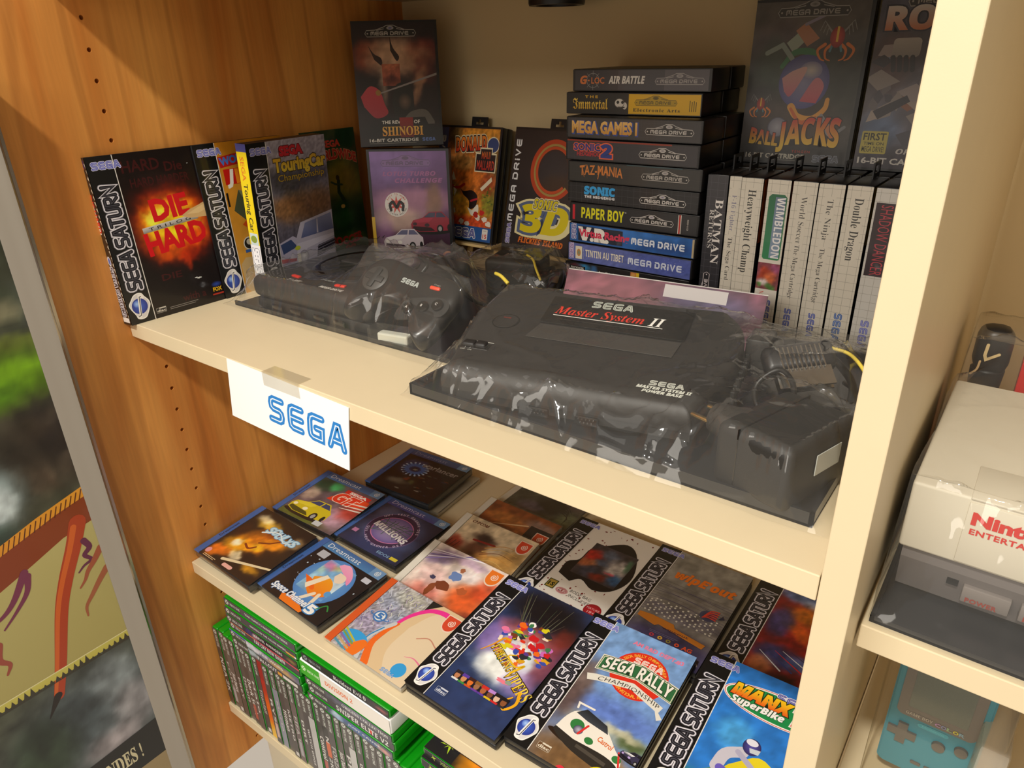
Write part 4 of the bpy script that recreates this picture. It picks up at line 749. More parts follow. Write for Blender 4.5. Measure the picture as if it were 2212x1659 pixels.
# --- flat saturn-format covers
def art_vipers(a):
    a.paint(31, 0, 133, 200, '#26365e', [(84, 172, 60, 30, '#131014', 1), (84, 100, 40, 34, '#e6ecee', .95), (80, 76, 34, 22, '#f4f6f0', .95), (124, 110, 14, 40, '#8a3c4c', .8), (44, 110, 16, 30, '#8a6cb0', .8), (84, 134, 44, 14, '#c04a3c', .6), (112, 70, 20, 20, '#a888c8', .6), (122, 150, 16, 16, '#6a2418', .8)], 46, 70, .2, .1, 11)
    for i in range(16): x = 40 + rnd.random() * 86; a.stroke([(x, 158 + rnd.random() * 36), (84 + (x - 84) * .6, 146)], 1.2, ['#3c4434', '#4a4038', '#5a5a4a'][i % 3], taper=(.3, 1))
    q = random.Random(5); cs = ['#d8341c', '#e86a1c', '#d8a020', '#2a2a34', '#3a4ca8', '#f0dcc0', '#e878a0', '#c81c24', '#5a3a8a', '#d8c820', '#3c7a4a', '#f4f0ea', '#7a3c1c', '#c86ab8']
    for i in range(95):
        t = q.random() * 6.28; r = q.random() ** .5; splat(a, 86 + 36 * r * math.cos(t), 116 + 34 * r * math.sin(t), 3 + q.random() * 5, 2 + q.random() * 4, cs[i % len(cs)], 9, .45, i)
    a.push(52, 92, -26); a.text('FIGHTING', 2, 2, 11, '#e8b81c', '#f4dc5c', w=42, style='serif', bold=-.004, out='#3a2408', ow=.05); a.text('VIPERS', 44, -3, 15, '#e8b81c', '#f4dc5c', w=44, style='serif', bold=-.004, out='#3a2408', ow=.05); a.pop()
    a.stroke(spline([(46, 84), (54, 98), (60, 112), (68, 114)], 5), 3.4, '#e89a14', taper=(.3, 1)); a.stroke(spline([(88, 100), (80, 94), (96, 86), (104, 92), (96, 76)], 6), 3, '#e8b81c', taper=(.4, 1)); a.stroke(spline([(122, 60), (126, 46), (118, 34), (112, 42), (118, 52)], 6), 4, '#e8a818', taper=(1, .4))
    for i in range(8):
        x = 42 + i * 9.6; a.push(x, 34, 0).rect(0, 0, 9.2, 13, '#1e1a20'); a.ell(4.6, 6.5, 3.4, 4.4, ['#b87a54', '#c88a5c', '#d8702c', '#9a6a4c', '#a8603c', '#7a4a34', '#d8b498', '#8a5230'][i]); a.poly([(0, 13), (9.2, 13), (9.2, 9.4), (0, 8.6)], ['#2a2024', '#5a3a9a', '#3a1c18', '#8a5c2c', '#c82c24', '#b884d0', '#1c181c', '#141214'][i]); a.rect(0, 0, 9.2, 2.4, ['#d8d8d8', '#3c8a3c', '#c8501c', '#6a3c9a', '#5a3a9a', '#d8b81c', '#c82424', '#2a2a2c'][i]); a.pop()
    splat(a, 96, 62, 10, 3, '#e87a8c', seed=3); splat(a, 102, 64, 5, 3, '#8a9c8c', seed=4); a.disc_logo(38, 10, 15, '#c8ccd8', '#2c3c64')
def art_splash(a):
    a.rect(31, 0, 133, 200, '#e6e0d6'); a.rect(31, 0, 133, 16, '#d8d4cc'); q = random.Random(9)
    for i in range(60): a.ell(34 + q.random() * 96, 20 + q.random() * 176, .6 + q.random() * 1.6, .5 + q.random() * 1.6, '#7a1c1c', n=7)
    P = spline([(40, 70), (38, 96), (50, 110), (52, 140), (70, 160), (92, 176), (112, 164), (128, 128), (130, 100), (118, 74), (96, 64), (74, 74), (62, 62)], 4); a.poly(P, '#171417'); a.paint(52, 80, 120, 156, '#3c3438', [(62, 128, 14, 14, '#b82820', .95), (58, 108, 14, 10, '#a85a34', .9), (84, 140, 14, 12, '#5a6478', .9), (104, 118, 16, 20, '#c8c0b8', .9), (112, 96, 10, 12, '#2c5a88', .9), (74, 96, 16, 12, '#3a3c4c', .9), (90, 90, 12, 8, '#7a2418', .9), (70, 116, 10, 6, '#c87c4c', .8), (102, 104, 8, 4, '#d83c4c', .8), (80, 120, 12, 8, '#4a5468', .9), (116, 134, 6, 14, '#3c6c48', .7)], 30, 32, .35, .18, 3)
    a.rr(38, 36, 52, 54, .8, '#3c4424'); a.rr(39.5, 37.5, 50.5, 52.5, .8, '#a88c3c'); a.text('1S', 41, 41, 7, '#2c3018', w=8, bold=.05); a.ell(64, 40, 9, 6, '#8a3438', '#c89090'); a.text('M.F.', 58, 38, 4, '#e8d0cc', w=12)
    a.text('BODY BAG', 74, 44, 5.5, '#2a2624', w=32, rot=-3, bold=-.01); a.text('INCLUDED', 76, 35, 5.5, '#2a2624', w=34, rot=-3, bold=-.01); a.ell(117, 30, 12, 12, '#b8202c', '#94141f'); a.text('MATURE', 108, 31, 3.4, '#e8a8a8', w=18); a.text('18+', 112, 24, 4, '#e8a8a8', w=10); a.disc_logo(40, 18, 13, '#bdb8b0', '#dcd8d0'); a.lines(58, 22, 44, 3, 2.4, '#a8a49c', .6)
def art_rally(a):
    a.paint(31, 0, 133, 200, ('#6a8cc8', '#7aa0d0'), [(84, 60, 60, 10, '#b0b49c', .7), (84, 84, 60, 16, '#5a74c0', .8), (34, 90, 18, 46, '#5c4a48', 1), (38, 112, 10, 20, '#7a6862', .8), (84, 8, 80, 36, '#7a5a38', 1), (100, 30, 40, 10, '#96703f', .9), (120, 60, 18, 10, '#4c5c34', .95), (104, 66, 26, 6, '#c8c4a4', .9), (60, 52, 12, 8, '#8a7850', .8)], 50, 80, .22, .14, 6)
    a.text('AM R&D DEPT.#3', 62, 180, 5.5, '#e07a98', w=62, bold=.04); a.ell(88, 142, 33, 33, '#d8301c'); a.circ_text('SEGA RALLY CHAMPIONSHIP', 88, 142, 26.5, 4, '#f0a83c', 150, 30, bold=.02); a.circ_text('INTERNATIONAL RALLY', 88, 142, 30.5, 4, '#f0a83c', 225, 315, True, bold=.02); a.push(74, 156, 0).sega(0, 0, 9, '#f4e8dc', '#d8301c', None).pop()
    for g, c in ((2.2, '#e6dfcc'), (1.0, '#2c6038'), (0.2, '#d8d4b8'), (-.8, '#2f6a3e')): a.poly([(42 - g, 128 - g), (42 - g, 147 + g), (88, 156 + g), (132 + g, 147 + g), (132 + g, 128 - g), (88, 137 - g)], c)
    a.text('SEGA RALLY', 46, 131, 16, '#f2ede0', w=82, style='sans', bold=.01, arch=7, out='#1c3020', ow=.04)
    a.poly([(36, 116), (46, 120), (88, 130), (128, 118), (126, 110), (133, 104), (128, 100), (122, 110), (88, 121), (50, 112), (40, 108)], '#e2ded2'); a.text('CHAMPIONSHIP', 50, 113, 5.5, '#2a2824', w=74, bold=.0, arch=7, space=1.1)
    a.push(40, 32, -6, 1); a.ell(36, 2, 42, 6, '#2a1a10'); a.poly(spline([(0, 8), (2, 24), (8, 36), (24, 42), (46, 36), (66, 22), (76, 16), (78, 4), (60, -4), (20, -2)], 4), '#ece6da'); a.poly(spline([(0, 8), (2, 2), (30, -6), (76, -6), (78, 6), (60, 10), (24, 6)], 4), '#2a2622'); a.poly([(8, 34), (16, 44), (44, 40), (50, 32), (24, 32)], '#3a4048', '#1c2024'); a.stroke([(6, 40), (4, 46), (22, 48)], 2.4, '#ece6da')
    a.ell(18, 22, 8, 7, '#2f7a3c'); a.ell(22, 18, 5.4, 5.4, '#b8b4c4', '#3a3a5a'); a.stroke([(28, 28), (24, 14)], 2.4, '#d8302c'); a.ell(38, 14, 5, 4, '#2f7a3c'); a.text('Castrol', 44, 20, 6, '#d8682c', w=18, bold=.02, rot=-4); a.ell(72, 14, 5, 4, '#2f7a3c'); a.stroke([(70, 22), (78, 8)], 2, '#d8302c'); a.rect(30, 0, 66, 4, '#4a443c'); a.pop()
    a.push(112, 44, -6, .26); car(a, 0, 0, 100, '#34304a', '#141220', '#1a1a24', '#b8a0d8'); a.pop(); a.disc_logo(36, 8, 15, '#d8cdb8', '#6a4c30'); a.ell(107, 8, 15, 15, '#e8d820'); a.ring(107, 8, 14, 14, .6, '#5a5410'); a.circ_text('GARANTIE', 107, 8, 10, 3.4, '#4a4410', 130, 20); a.push(95, 12, -32).rr(0, 0, 24, 8, 1, '#f0e23c'); a.sega(2, 1, 6, '#3a5aa8', '#e8e4c0', None); a.pop(); a.ell(70, 0, 5, 4, '#d83040')
def art_race(a):
    a.paint(31, 0, 133, 200, '#8c8880', [(84, 24, 70, 28, '#3a3454', 1), (84, 0, 70, 20, '#322c50', 1), (84, 76, 60, 16, '#6a6670', .9), (84, 110, 60, 20, '#7c7874', .9), (84, 180, 60, 20, '#8a867c', .9)], 40, 60, .3, .1, 3)
    for i in range(14): a.stroke(spline([(31, 66 + i * 5), (70, 70 + i * 4.4 + (i % 3) * 2), (133, 62 + i * 5)], 4), .7, ['#5a5468', '#6a645c', '#4a4458'][i % 3])
    for j in range(7):
        for i in range(17):
            if (i * 7 + j * 3) % 5 < 3: a.rr(36 + i * 5.4, 64 + j * 4.2, 38.4 + i * 5.4, 66.6 + j * 4.2, .5, '#dcd8cc')
    a.text("wipE'out", 44, 142, 15, '#ee7a1c', w=82, style='isans', bold=.03); a.ell(110, 96, 11, 10, '#26243c', '#4a4c6a')
    for i in range(5): a.stroke(spline([(104, 90), (110, 94 + i * 3), (120, 93 + i * 4)], 3), 2.2, '#d8402c', taper=(.4, 1))
    a.poly([(122, 96), (130, 100), (126, 106)], '#2a2c44'); a.poly([(34, 58), (34, 50), (60, 44), (64, 48), (124, 38), (126, 46), (84, 52), (80, 58), (50, 60)], '#d0802c'); a.text('wipeout', 70, 44, 4, '#4a2c40', w=34)
    for i, c in enumerate(('#b83c4c', '#d8a83c', '#8a7c30', '#d8502c')): a.ell(64 + i * 11, 28, 3, 3, c); a.ell(64 + i * 11, 28, 1.2, 1.2, '#322c50')
    a.text('AG', 104, 25, 6, '#d8502c', w=12, bold=.04); a.lines(58, 35, 40, 2, 2.4, '#7a7490', .6); a.disc_logo(36, 16, 14, '#8a86a0', '#322c50'); a.ell(126, 10, 4, 4, '#b8b4c4')
def art_claw(a):
    a.paint(31, 0, 133, 200, '#8a1c1c', [(60, 178, 40, 14, '#5a7cb0', .9), (90, 170, 30, 10, '#c8d0e0', .7), (76, 146, 26, 20, '#d87a1c', .95), (100, 150, 10, 30, '#1a1620', .9), (80, 110, 40, 12, '#d8601c', .9, -30), (110, 96, 24, 24, '#c82418', .9), (60, 60, 30, 20, '#2c3a70', .9), (100, 60, 30, 16, '#4c6aa0', .8), (48, 36, 16, 18, '#c88050', .85), (90, 24, 40, 14, '#2a1420', .9), (46, 120, 16, 30, '#3c4a90', .8), (110, 30, 18, 12, '#b82018', .9)], 46, 66, .4, .12, 13); a.rect(31, 188, 133, 200, '#b0182c')
    for i in range(5): a.stroke([(40 + i * 8, 60 + i * 4), (70 + i * 12, 40 + i * 4)], 2, ['#dfe6f0', '#2c3c78', '#c82420', '#e8eaf0', '#20284c'][i], taper=(.3, 1))
def art_bike(a):
    a.paint(31, 0, 133, 200, '#2a78cc', [(60, 110, 20, 20, '#5ab8f0', .7), (110, 70, 24, 18, '#4ab0f0', .7), (40, 30, 20, 20, '#3c8a2c', .9), (84, 6, 70, 14, '#4c6a30', .9)], 30, 50, .2, .12, 3)
    for g, c in ((3, '#f4eee8'), (2.2, '#d8402c'), (1.4, '#f4eee8'), (0, '#1c8a48')): a.ell(90, 160, 56 + g, 18 + g, c, n=40)
    a.push(84, 172, 0).sega(0, 0, 10, '#4a4aa0', '#c8c8e8', '#e8e6f2').pop(); a.text('MANX', 40, 158, 15, '#e85c1c', '#f4c81c', w=62, style='isans', bold=.05, out='#1c2c14', ow=.05); a.text('SuperBike', 42, 148, 8, '#f4f2ec', w=56, style='isans', bold=.03, out='#1a3020', ow=.04); a.text('TT', 106, 150, 22, '#e0281c', w=26, style='isans', bold=.06, out='#f0e8e0', ow=.05)
    for x, r in ((112, 25), (50, 20)):
        a.ell(x, 32, r, r, '#1c1c1e'); a.ell(x, 32, r * .72, r * .72, '#b8b4c0'); a.ring(x, 32, r * .6, r * .6, 2, '#8a8a94'); a.ell(x, 32, r * .3, r * .3, '#c89860')
    a.poly(spline([(66, 74), (90, 96), (112, 84), (122, 62), (108, 60), (96, 66), (86, 40), (60, 36), (56, 56)], 4), '#d8c01c', '#e8d428'); a.poly([(60, 36), (88, 34), (96, 52), (84, 66), (62, 60)], '#2c2c5c'); a.poly([(40, 52), (64, 70), (62, 60), (38, 46)], '#7a9c1c'); a.poly([(64, 64), (86, 70), (82, 60)], '#c83a2c'); a.stroke([(96, 64), (112, 34)], 4, '#c8c4cc'); a.poly([(100, 62), (124, 66), (132, 56), (112, 58)], '#d8c01c')
    a.stroke(spline([(56, 66), (60, 84), (74, 94)], 4), 12, '#c8c4d0'); a.stroke([(70, 92), (86, 82), (94, 72)], 6, '#b0acc4'); a.stroke(spline([(60, 66), (72, 60), (66, 42), (58, 30)], 4), 9, '#6a5cc0'); a.ell(80, 104, 9, 10, '#5a52a8', '#2c2a5c'); a.poly([(78, 102), (89, 104), (88, 98), (80, 97)], '#c8d0d8'); a.ell(79, 109, 6, 4, '#e4e2ee'); a.text('White Alligator', 66, 44, 4, '#d8d4e8', w=26, rot=-4); a.text('M.S.R.', 78, 66, 3.4, '#3a2c10', w=10)
# --- long spines of the green cases (166 x 13.5)
def xb_spine(title, c0='#4a484c', c1=None, tc='#d8d6d4', x=48, w=80, st='sans', head='#4a484c', hc='#c8ccc4', W=166, H=13.5, th=5.5, marks=()):
    a = Art(W, H, c0)
    if c1: a.paint(40, 0, W, H, c0, c1, 30, 4, .2, .1)
    a.rect(0, 0, 40, H, head); a.ell(7, H / 2, 4.2, 4.2, hc); a.stroke([(4, H / 2 - 3), (7, H / 2 + .5), (10, H / 2 - 3)], .9, head); a.stroke([(4, H / 2 + 3), (7, H / 2), (10, H / 2 + 3)], .9, head)
    a.text('XBOX ONE', 14, H / 2 - 2.2, 4.4, hc, w=24, bold=.02)
    for m in marks: a.rect(*m)
    if title: a.text(title, x, H / 2 - th / 2, th, tc, w=w, style=st, bold=.0)
    return a

# ================================================================== the shelving
def slab(name, x0, x1, y0, y1, z0, z1, m, label=None, cat=None, kind=None, r=0.0008, parent=None):
    b = MB(); b.box(x0, x1, y0, y1, z0, z1, r); o = b.build(name, m, parent); return tag(o, label, cat, None, kind)
W, WT, D, T = 0.8404, 0.0203, 0.532, 0.0197
ZD, ZB, ZC, ZE = 0.373, -0.377, -0.6665, -0.0645
def wood_side():
    """left side panel: face at X=0 with a column of real drilled holes"""
    b = MB(); hy, z0, p = 0.0335, 0.3422, 0.032; r = 0.0026; n = 14; ks = list(range(-9, 36))
    zt, zb = z0 + p * 9.5, z0 - p * 35.5; ya, yb = hy - 0.016, hy + 0.016; y0, y1, t = -0.75, D, 0.02
    for k in ks:
        zc = z0 - p * k
        ring = [(0, hy + r * math.cos(2 * PI * i / n), zc + r * math.sin(2 * PI * i / n)) for i in range(n)]; deep = [(-0.009, q[1], q[2]) for q in ring]
        sq = []
        for i in range(n):
            c, s = math.cos(2 * PI * i / n), math.sin(2 * PI * i / n); k2 = 0.016 / max(abs(c), abs(s)); sq.append((0, hy + k2 * c, zc + k2 * s))
        sq[:] = [(0, min(yb, max(ya, q[1])), min(zc + .016, max(zc - .016, q[2]))) for q in sq]
        fs = []
        for i in range(n):
            j = (i + 1) % n; fs += [(i, j, 2 * n + j, 2 * n + i), (i, n + i, n + j, j)]
        b.add(ring + deep + sq, fs + [tuple(range(n, 2 * n))])
        # square corners
        for cy in (ya, yb):
            for cz in (zc - .016, zc + .016):
                near = sorted(sq, key=lambda q: (q[1] - cy) ** 2 + (q[2] - cz) ** 2)[:2]; b.add([(0, cy, cz), near[0], near[1]], [(0, 1, 2)])
    b.add([(0, y0, zb), (0, ya, zb), (0, ya, zt), (0, y0, zt)], [(0, 1, 2, 3)]); b.add([(0, yb, zb), (0, y1, zb), (0, y1, zt), (0, yb, zt)], [(0, 1, 2, 3)])
    b.add([(-t, y0, zb), (-t, y1, zb), (-t, y1, zt), (-t, y0, zt), (0, y0, zb), (0, y1, zb), (0, y1, zt), (0, y0, zt)], [(0, 1, 2, 3), (0, 1, 5, 4), (2, 3, 7, 6), (0, 3, 7, 4), (1, 2, 6, 5)])
    return tag(b.build('wall_left', WOOD), None, None, None, 'structure')
wood_side()
slab('wall_back', -0.02, 1.75, D, D + 0.012, -1.1, 0.75, BACKM, kind='structure', r=0)
slab('bookcase_upright', W, W + WT, 0, D, -1.1, 0.75, CREAM, 'cream laminate upright panel dividing the two shelf bays', 'bookcase panel')
slab('shelf_board', 0.0005, W - .0005, 0.0, D, ZD, ZD + T, CREAM, 'cream shelf board above the cartridge games, seen from below', 'shelf')
slab('shelf_board', 0.0005, W - .0005, 0.0, D, -T, 0, CREAM, 'cream shelf board carrying the two bagged consoles', 'shelf')
slab('shelf_board', 0.0005, W - .0005, 0.0, D, ZB - T, ZB, CREAM, 'cream shelf board with disc games laid flat on it', 'shelf')
slab('shelf_board', 0.0005, W - .0005, 0.0, D, ZC - T, ZC, CREAM, 'lowest cream shelf board carrying the green game cases', 'shelf')
slab('shelf_board', W + WT + .0022, 1.75, 0.05, D, ZE - T, ZE, CREAM, 'cream shelf board under the bagged grey console, right bay', 'shelf')
slab('shelf_board', W + WT + .0022, 1.75, 0.05, D, -0.335 - T, -0.335, CREAM, 'cream shelf board under the boxed teal handheld, right bay', 'shelf')
slab('shelf_board', W + WT + .0022, 1.75, 0.05, D, 0.40, 0.40 + T, CREAM, 'cream shelf board above the bagged grey console, right bay', 'shelf')
t_ = empty('storage_box', (0.03, 0.03, -0.90), 'pale plastic storage box in the compartment below the green cases', 'box')
b = MB(); b.box(0, .38, 0, .40, 0, .19, .012, 3); b.build('box_body', mat('pale_translucent_plastic', '#c9bda0', 0.35), t_, smooth=True)
b = MB(); b.box(-.005, .385, -.005, .405, .19, .203, .005, 2); b.build('lid', mat('pale_translucent_plastic', '#c9bda0', 0.35), t_, smooth=True)
t_ = empty('lamp_ring', (0.335, 0.468, 0.350), 'black round lamp ring under the upper shelf board', 'lamp')
b = MB(); b.lathe([(.027, 0), (.035, 0), (.036, .003), (.036, .021), (.027, .021), (.027, 0)], n=40); b.build('rim', BLACK, t_, smooth=True)
b = MB(); b.cyl((0, 0, .004), .0265, .0265, .017, 36); b.build('lens', mat('unlit_lamp_lens', '#b8a688', 0.35), t_, smooth=True)

# ================================================================== generic cases
SCUFF = mat('scuffed_card_edge', '#d8cdb4', 0.7)
def case_shell(parent, w, h, d, m, r=0.0018, seam=True):
    b = MB()
    if seam:
        b.box(0, w, 0, d * .47, 0, h, r); b.box(0, w, d * .53, d, 0, h, r); b.box(.0012, w - .0012, d * .3, d * .7, .0012, h - .0012)
    else: b.box(0, w, 0, d, 0, h, r)
    return b.build('case_shell', m, parent, smooth=True)
def hang_tab(parent, w, h, y=0.02):
    b = MB(); c = w / 2; a = .0155; t = .0016
    for x0, x1, z0, z1 in ((c - a, c - .0075, h, h + .016), (c + .0075, c + a, h, h + .016), (c - .0076, c + .0076, h, h + .005), (c - .0076, c + .0076, h + .0125, h + .016), (c - .0076, c - .0025, h + .0085, h + .0126), (c + .0025, c + .0076, h + .0085, h + .0126)):
        b.box(x0, x1, y - t / 2, y + t / 2, z0, z1)
    return b.build('hang_tab', BLACK, parent)
def upright_case(name, w, h, d, loc, rot, label, cat, group, art, left=None, tab=False, shell=BLACK, m=PRINT_SLEEVE):
    t = empty(name, loc, label, cat, group, rot)
    case_shell(t, w, h, d, shell)
    art.build('cover_sheet', t, front_M((w - art.W * .001) / 2, (h - art.H * .001) / 2, -.0003), m)
    if left is not None: left.build('spine_label', t, left_M(-.0003, d - (d - left.W * .001) / 2, (h - left.H * .001) / 2), m)
    if tab: hang_tab(t, w, h, d * .8)
    return t
def spine_case(name, w, h, d, loc, rot, label, cat, group, art, tab=False, edges=None, m=PRINT_SLEEVE, shell=BLACK):
    t = empty(name, loc, label, cat, group, rot); case_shell(t, w, h, d, shell, .0016)
    art.build('spine_label', t, front_M((w - art.W * .001) / 2, (h - art.H * .001) / 2, -.0003), m)
    if tab:
        b = MB(); y = d * .45; x = w * .5
        for q in ((y - .0135, y - .0075, h, h + .016), (y + .0075, y + .0135, h, h + .016), (y - .0076, y + .0076, h, h + .005), (y - .0076, y + .0076, h + .0125, h + .016)): b.box(x - .0008, x + .0008, *q)
        b.build('hang_tab', BLACK, t)
    if edges:
        a = Art(d * 1000 - 8, h * 1000 - 4)
        for z0, z1, c in edges: a.rect(0, z0, a.W, z1, c)
        a.build('cover_edge', t, Matrix(((0, 0, 1, w + .0003), (1, 0, 0, .001), (0, 1, 0, .002), (0, 0, 0, 1))), m)
    return t
# --- row leaning on the wood side
G = 'disc games leaning on the wood side panel'
def side_spine(H, d, fn): a = Art(d, H, '#101014'); fn(a); return a
def up(a, t, x, y, h, c, w=None, **k): a.push(x, y, 90).text(t, 0, 0, h, c, w=w, **k).pop()
def sp_left_fire(a):
    a.rect(2, 188, 17, 197, '#2a1c4a'); a.ell(9, 193, 4, 3.6, '#f0c040', '#e08a20'); a.rect(4, 187, 14, 189, '#8a2c3c'); a.rect(2, 112, 10, 160, '#e8e0d8'); a.push(5, 158, -90).text('DIE HARD', 0, 0, 7, '#d81c24', w=44, bold=.04).pop()
    a.ell(9, 80, 4, 6, '#dfe4ea'); a.ell(9, 80, 2.6, 4.4, '#4a6ac0'); a.push(4, 72, -90).strokes('SEGA SATURN', 0, 0, 8, 4.2, 2.2, [(3.6, '#dfe0ea'), (1.5, '#2a2c3a')]).pop(); a.rect(1, 3, 17, 9, '#efece6'); q = random.Random(4)
    for i in range(26): a.poly([(18.4, 8 + i * 7.2), (18.4, 14 + i * 7.2), (18.4 - 1 - q.random() * 2.4, 11 + i * 7.2 + q.random() * 3)], '#d9cfb8')
def sp_left_yellow(a):
    a.rect(0, 0, 19, 200, '#e9e8ec'); a.rect(0, 70, 19, 190, '#e8d020'); a.rect(0, 190, 19, 200, '#4a4a8a'); a.push(5, 184, -90).text('SEGA', 0, 0, 7, '#d8782c', w=30, bold=.02); a.text('Touring Car', 34, 0, 7.5, '#3a3424', w=62, bold=.02).pop(); a.rect(2, 70, 17, 86, '#c8d8dc'); a.ell(9, 78, 6, 5, '#8a9c3c')
    a.push(4, 64, -90).strokes('SEGA SATURN', 0, 0, 10, 4.4, 1.6, [(5, '#8a8c98'), (3.4, '#f2f2f6')]).pop()
SW, SH, SD = .133, .200, .020
upright_case('disc_game_case', SW, SH, SD, (.0195, -.0056, 0), (-.0656, 0, 1.5501), 'black game case with a fireball cover and torn sticker patch, nearest on the wood side', 'video game', G, saturn_front(art_fire), side_spine(200, 19, sp_left_fire))
upright_case('disc_game_case', SW, SH, SD, (.024, .124, 0), (-.06, 0, 1.565), 'black game case with an orange cover and large torn beige corner', 'video game', G, saturn_front(art_worm))
upright_case('disc_game_case', SW, SH, SD, (.0635, .1625, 0), (.03, 0, 1.640), 'black game case with a silver racing car cover and yellow spine', 'video game', G, saturn_front(art_touring), side_spine(200, 19, sp_left_yellow))
upright_case('disc_game_case', SW, .196, SD, (.026, .2545, 0), (-.04, 0, 1.567), 'game case with a dark green football cover, deepest on the wood side', 'video game', G, saturn_front(art_soccer, H=196))
# --- cases leaning in the back corner and on easels
G = 'cartridge games shown against the back board'
CW, CH, CD = .123, .172, .0255
upright_case('cartridge_game_case', CW, CH, CD, (.0715, .3575, 0), (-.05, 0, .56), 'purple game case with two cars on the cover, under the horned mask case', 'video game', G, md_sheet(art_coupe))
upright_case('cartridge_game_case', CW, CH, CD, (.0500, .3712, .1735), (-.178, 0, .7385), 'dark game case with horned red mask and sword cover, high in the corner', 'video game', G, md_sheet(art_horns))
upright_case('cartridge_game_case', CW, CH, CD, (.0988, .4607, .0287), (-.2176, 0, .0024), 'game case with a blue side stripe and orange jungle cover on a small easel', 'video game', G, md_sheet(art_jungle), tab=True)
upright_case('cartridge_game_case', CW, CH, CD, (.2480, .4515, .0325), (-.245, 0, -.0462), 'black game case with a big yellow 3D title on a small easel', 'video game', G, md_sheet(art_ring3d), tab=True)
def easel(x, y, z, yaw, lean, w, label):
    t = empty('display_easel', (x, y, 0), label, 'easel', 'small wooden easels', (0, 0, yaw))
    b = MB(); b.box(-w / 2, w / 2, -.003, .030, z - .0052, z - .0012, .0006); b.build('ledge', PINE, t)
    hh = .15
    for s in (-1, 1):
        b = MB(); b.box(-.0045, .0045, -.0022, .0022, 0, hh, .0006, M=Matrix.Translation((s * w * .36, .0235, .0006)) @ Matrix.Rotation(-lean, 4, 'X') @ Matrix.Rotation(-s * .09, 4, 'Y')); b.build('leg', PINE, t)
    b = MB(); b.box(-.0045, .0045, -.002, .002, 0, .12, .0006, M=Matrix.Translation((0, .066, .001)) @ Matrix.Rotation(.12, 4, 'X')); b.build('back_leg', PINE, t)
    b = MB(); b.box(-w * .3, w * .3, -.0018, .0018, .05, .057, .0005, M=Matrix.Translation((0, .0268, 0)) @ Matrix.Rotation(-lean, 4, 'X')); b.build('crossbar', PINE, t)
easel(.1870, .4565, .0287, 0, .2176, .078, 'small pale wood easel holding the orange jungle game case')
easel(.3310, .4445, .0325, -.0462, .245, .078, 'small pale wood easel holding the black game with yellow title')
G = 'cartridge games standing on the white spines'
upright_case('cartridge_game_case', CW, CH, CD, (.5835, .4900, .1722), (-.055, 0, .06), 'grey game case with a big lilac ball robot, standing on the white spines', 'video game', G, md_sheet(art_ball))
upright_case('cartridge_game_case', CW, CH, CD, (.7130, .4880, .1722), (-.055, 0, .02), 'grey game case with silver shards cover, half hidden by the upright panel', 'video game', G, md_sheet(art_shards))
# --- the stack
G = 'cartridge games stacked flat'
PW, PH, PD, PP = .173, .0246, .123, .02525
STACK = [(sp_bottom, .4072, .3817, -.015, 'black and yellow cartridge case at the bottom of the stack'), (sp_serif, .4072, .3817, -.015, 'black cartridge case with white serif title, second from the stack bottom'),
         (sp_tintin, .4096, .3829, -.0246, 'lilac blue cartridge case in the stack, with a pale square emblem'), (sp_vr, .4117, .3824, -.0182, 'strong blue cartridge case in the stack, with white and red initials'),
         (sp_paper, .4122, .3825, -.0003, 'black cartridge case in the stack with yellow capital title'), (sp_bluelogo, .4101, .3810, .0034, 'black cartridge case in the stack with small blue title'),
         (sp_scrawl, .4121, .3773, .0203, 'black cartridge case in the stack with scrawled orange title'), (sp_blue2, .4082, .3782, -.0021, 'black cartridge case in the stack with orange outlined title and numeral two'),
         (sp_mega, .4087, .3785, .0081, 'dark cartridge case in the stack with large gold and blue title'), (sp_immortal, .3931, .4020, .0384, 'black and yellow cartridge case with blackletter title, second from the top'),
         (sp_gloc, .3989, .4070, .0600, 'grey cartridge case with orange and white title, on top of the stack')]
for i, (fn, x, y, a, lab) in enumerate(STACK):
    art = Art(PW * 1000 - 1.5, PH * 1000 - 1.2, '#161618'); art.push(0, 0, 0, (PW * 1000 - 1.5) / 173, (PH * 1000 - 1.2) / 24.5); fn(art); art.pop()
    spine_case('cartridge_game_case', PW, PH, PD, (x, y, .0003 + PP * i), (0, 0, a), lab, 'video game', G, art)
# --- the row of standing white spines
G = 'cartridge games standing in a row'
MSR = [(.5880, .0240, lambda a, w: sp_dark(a, w), 'black cartridge spine at the left end of the white row', None, True),
       (.6125, .0138, sp_card, 'narrow white grid spine beside the black one', None, True),
       (.6268, .0240, sp_champ, 'white grid spine with bold black title, next after the narrow one', [(100, 168, '#b85a24'), (0, 60, '#1c2c28')], True),
       (.6540, .0250, sp_green, 'white grid spine with a green plaque and painted players', [(110, 168, '#a84c20'), (70, 110, '#3a2038'), (0, 60, '#2a5a48')], True),
       (.6805, .0252, lambda a, w: sp_two(a, w, 'World Soccer', 50), 'white grid spine right of the green plaque one', [(40, 80, '#4a3468')], True),
       (.7066, .0256, lambda a, w: sp_two(a, w, 'The Ninja', 42), 'white grid spine with small grey title, third from the right end', None, True),
       (.7330, .0246, sp_dragon, 'white grid spine with a bold black title, second from the right end', [(110, 168, '#b89a20'), (0, 70, '#22302e')], True),
       (.7600, .0250, sp_ninja2, 'white grid spine with a dark red block title, at the right end', None, True)]
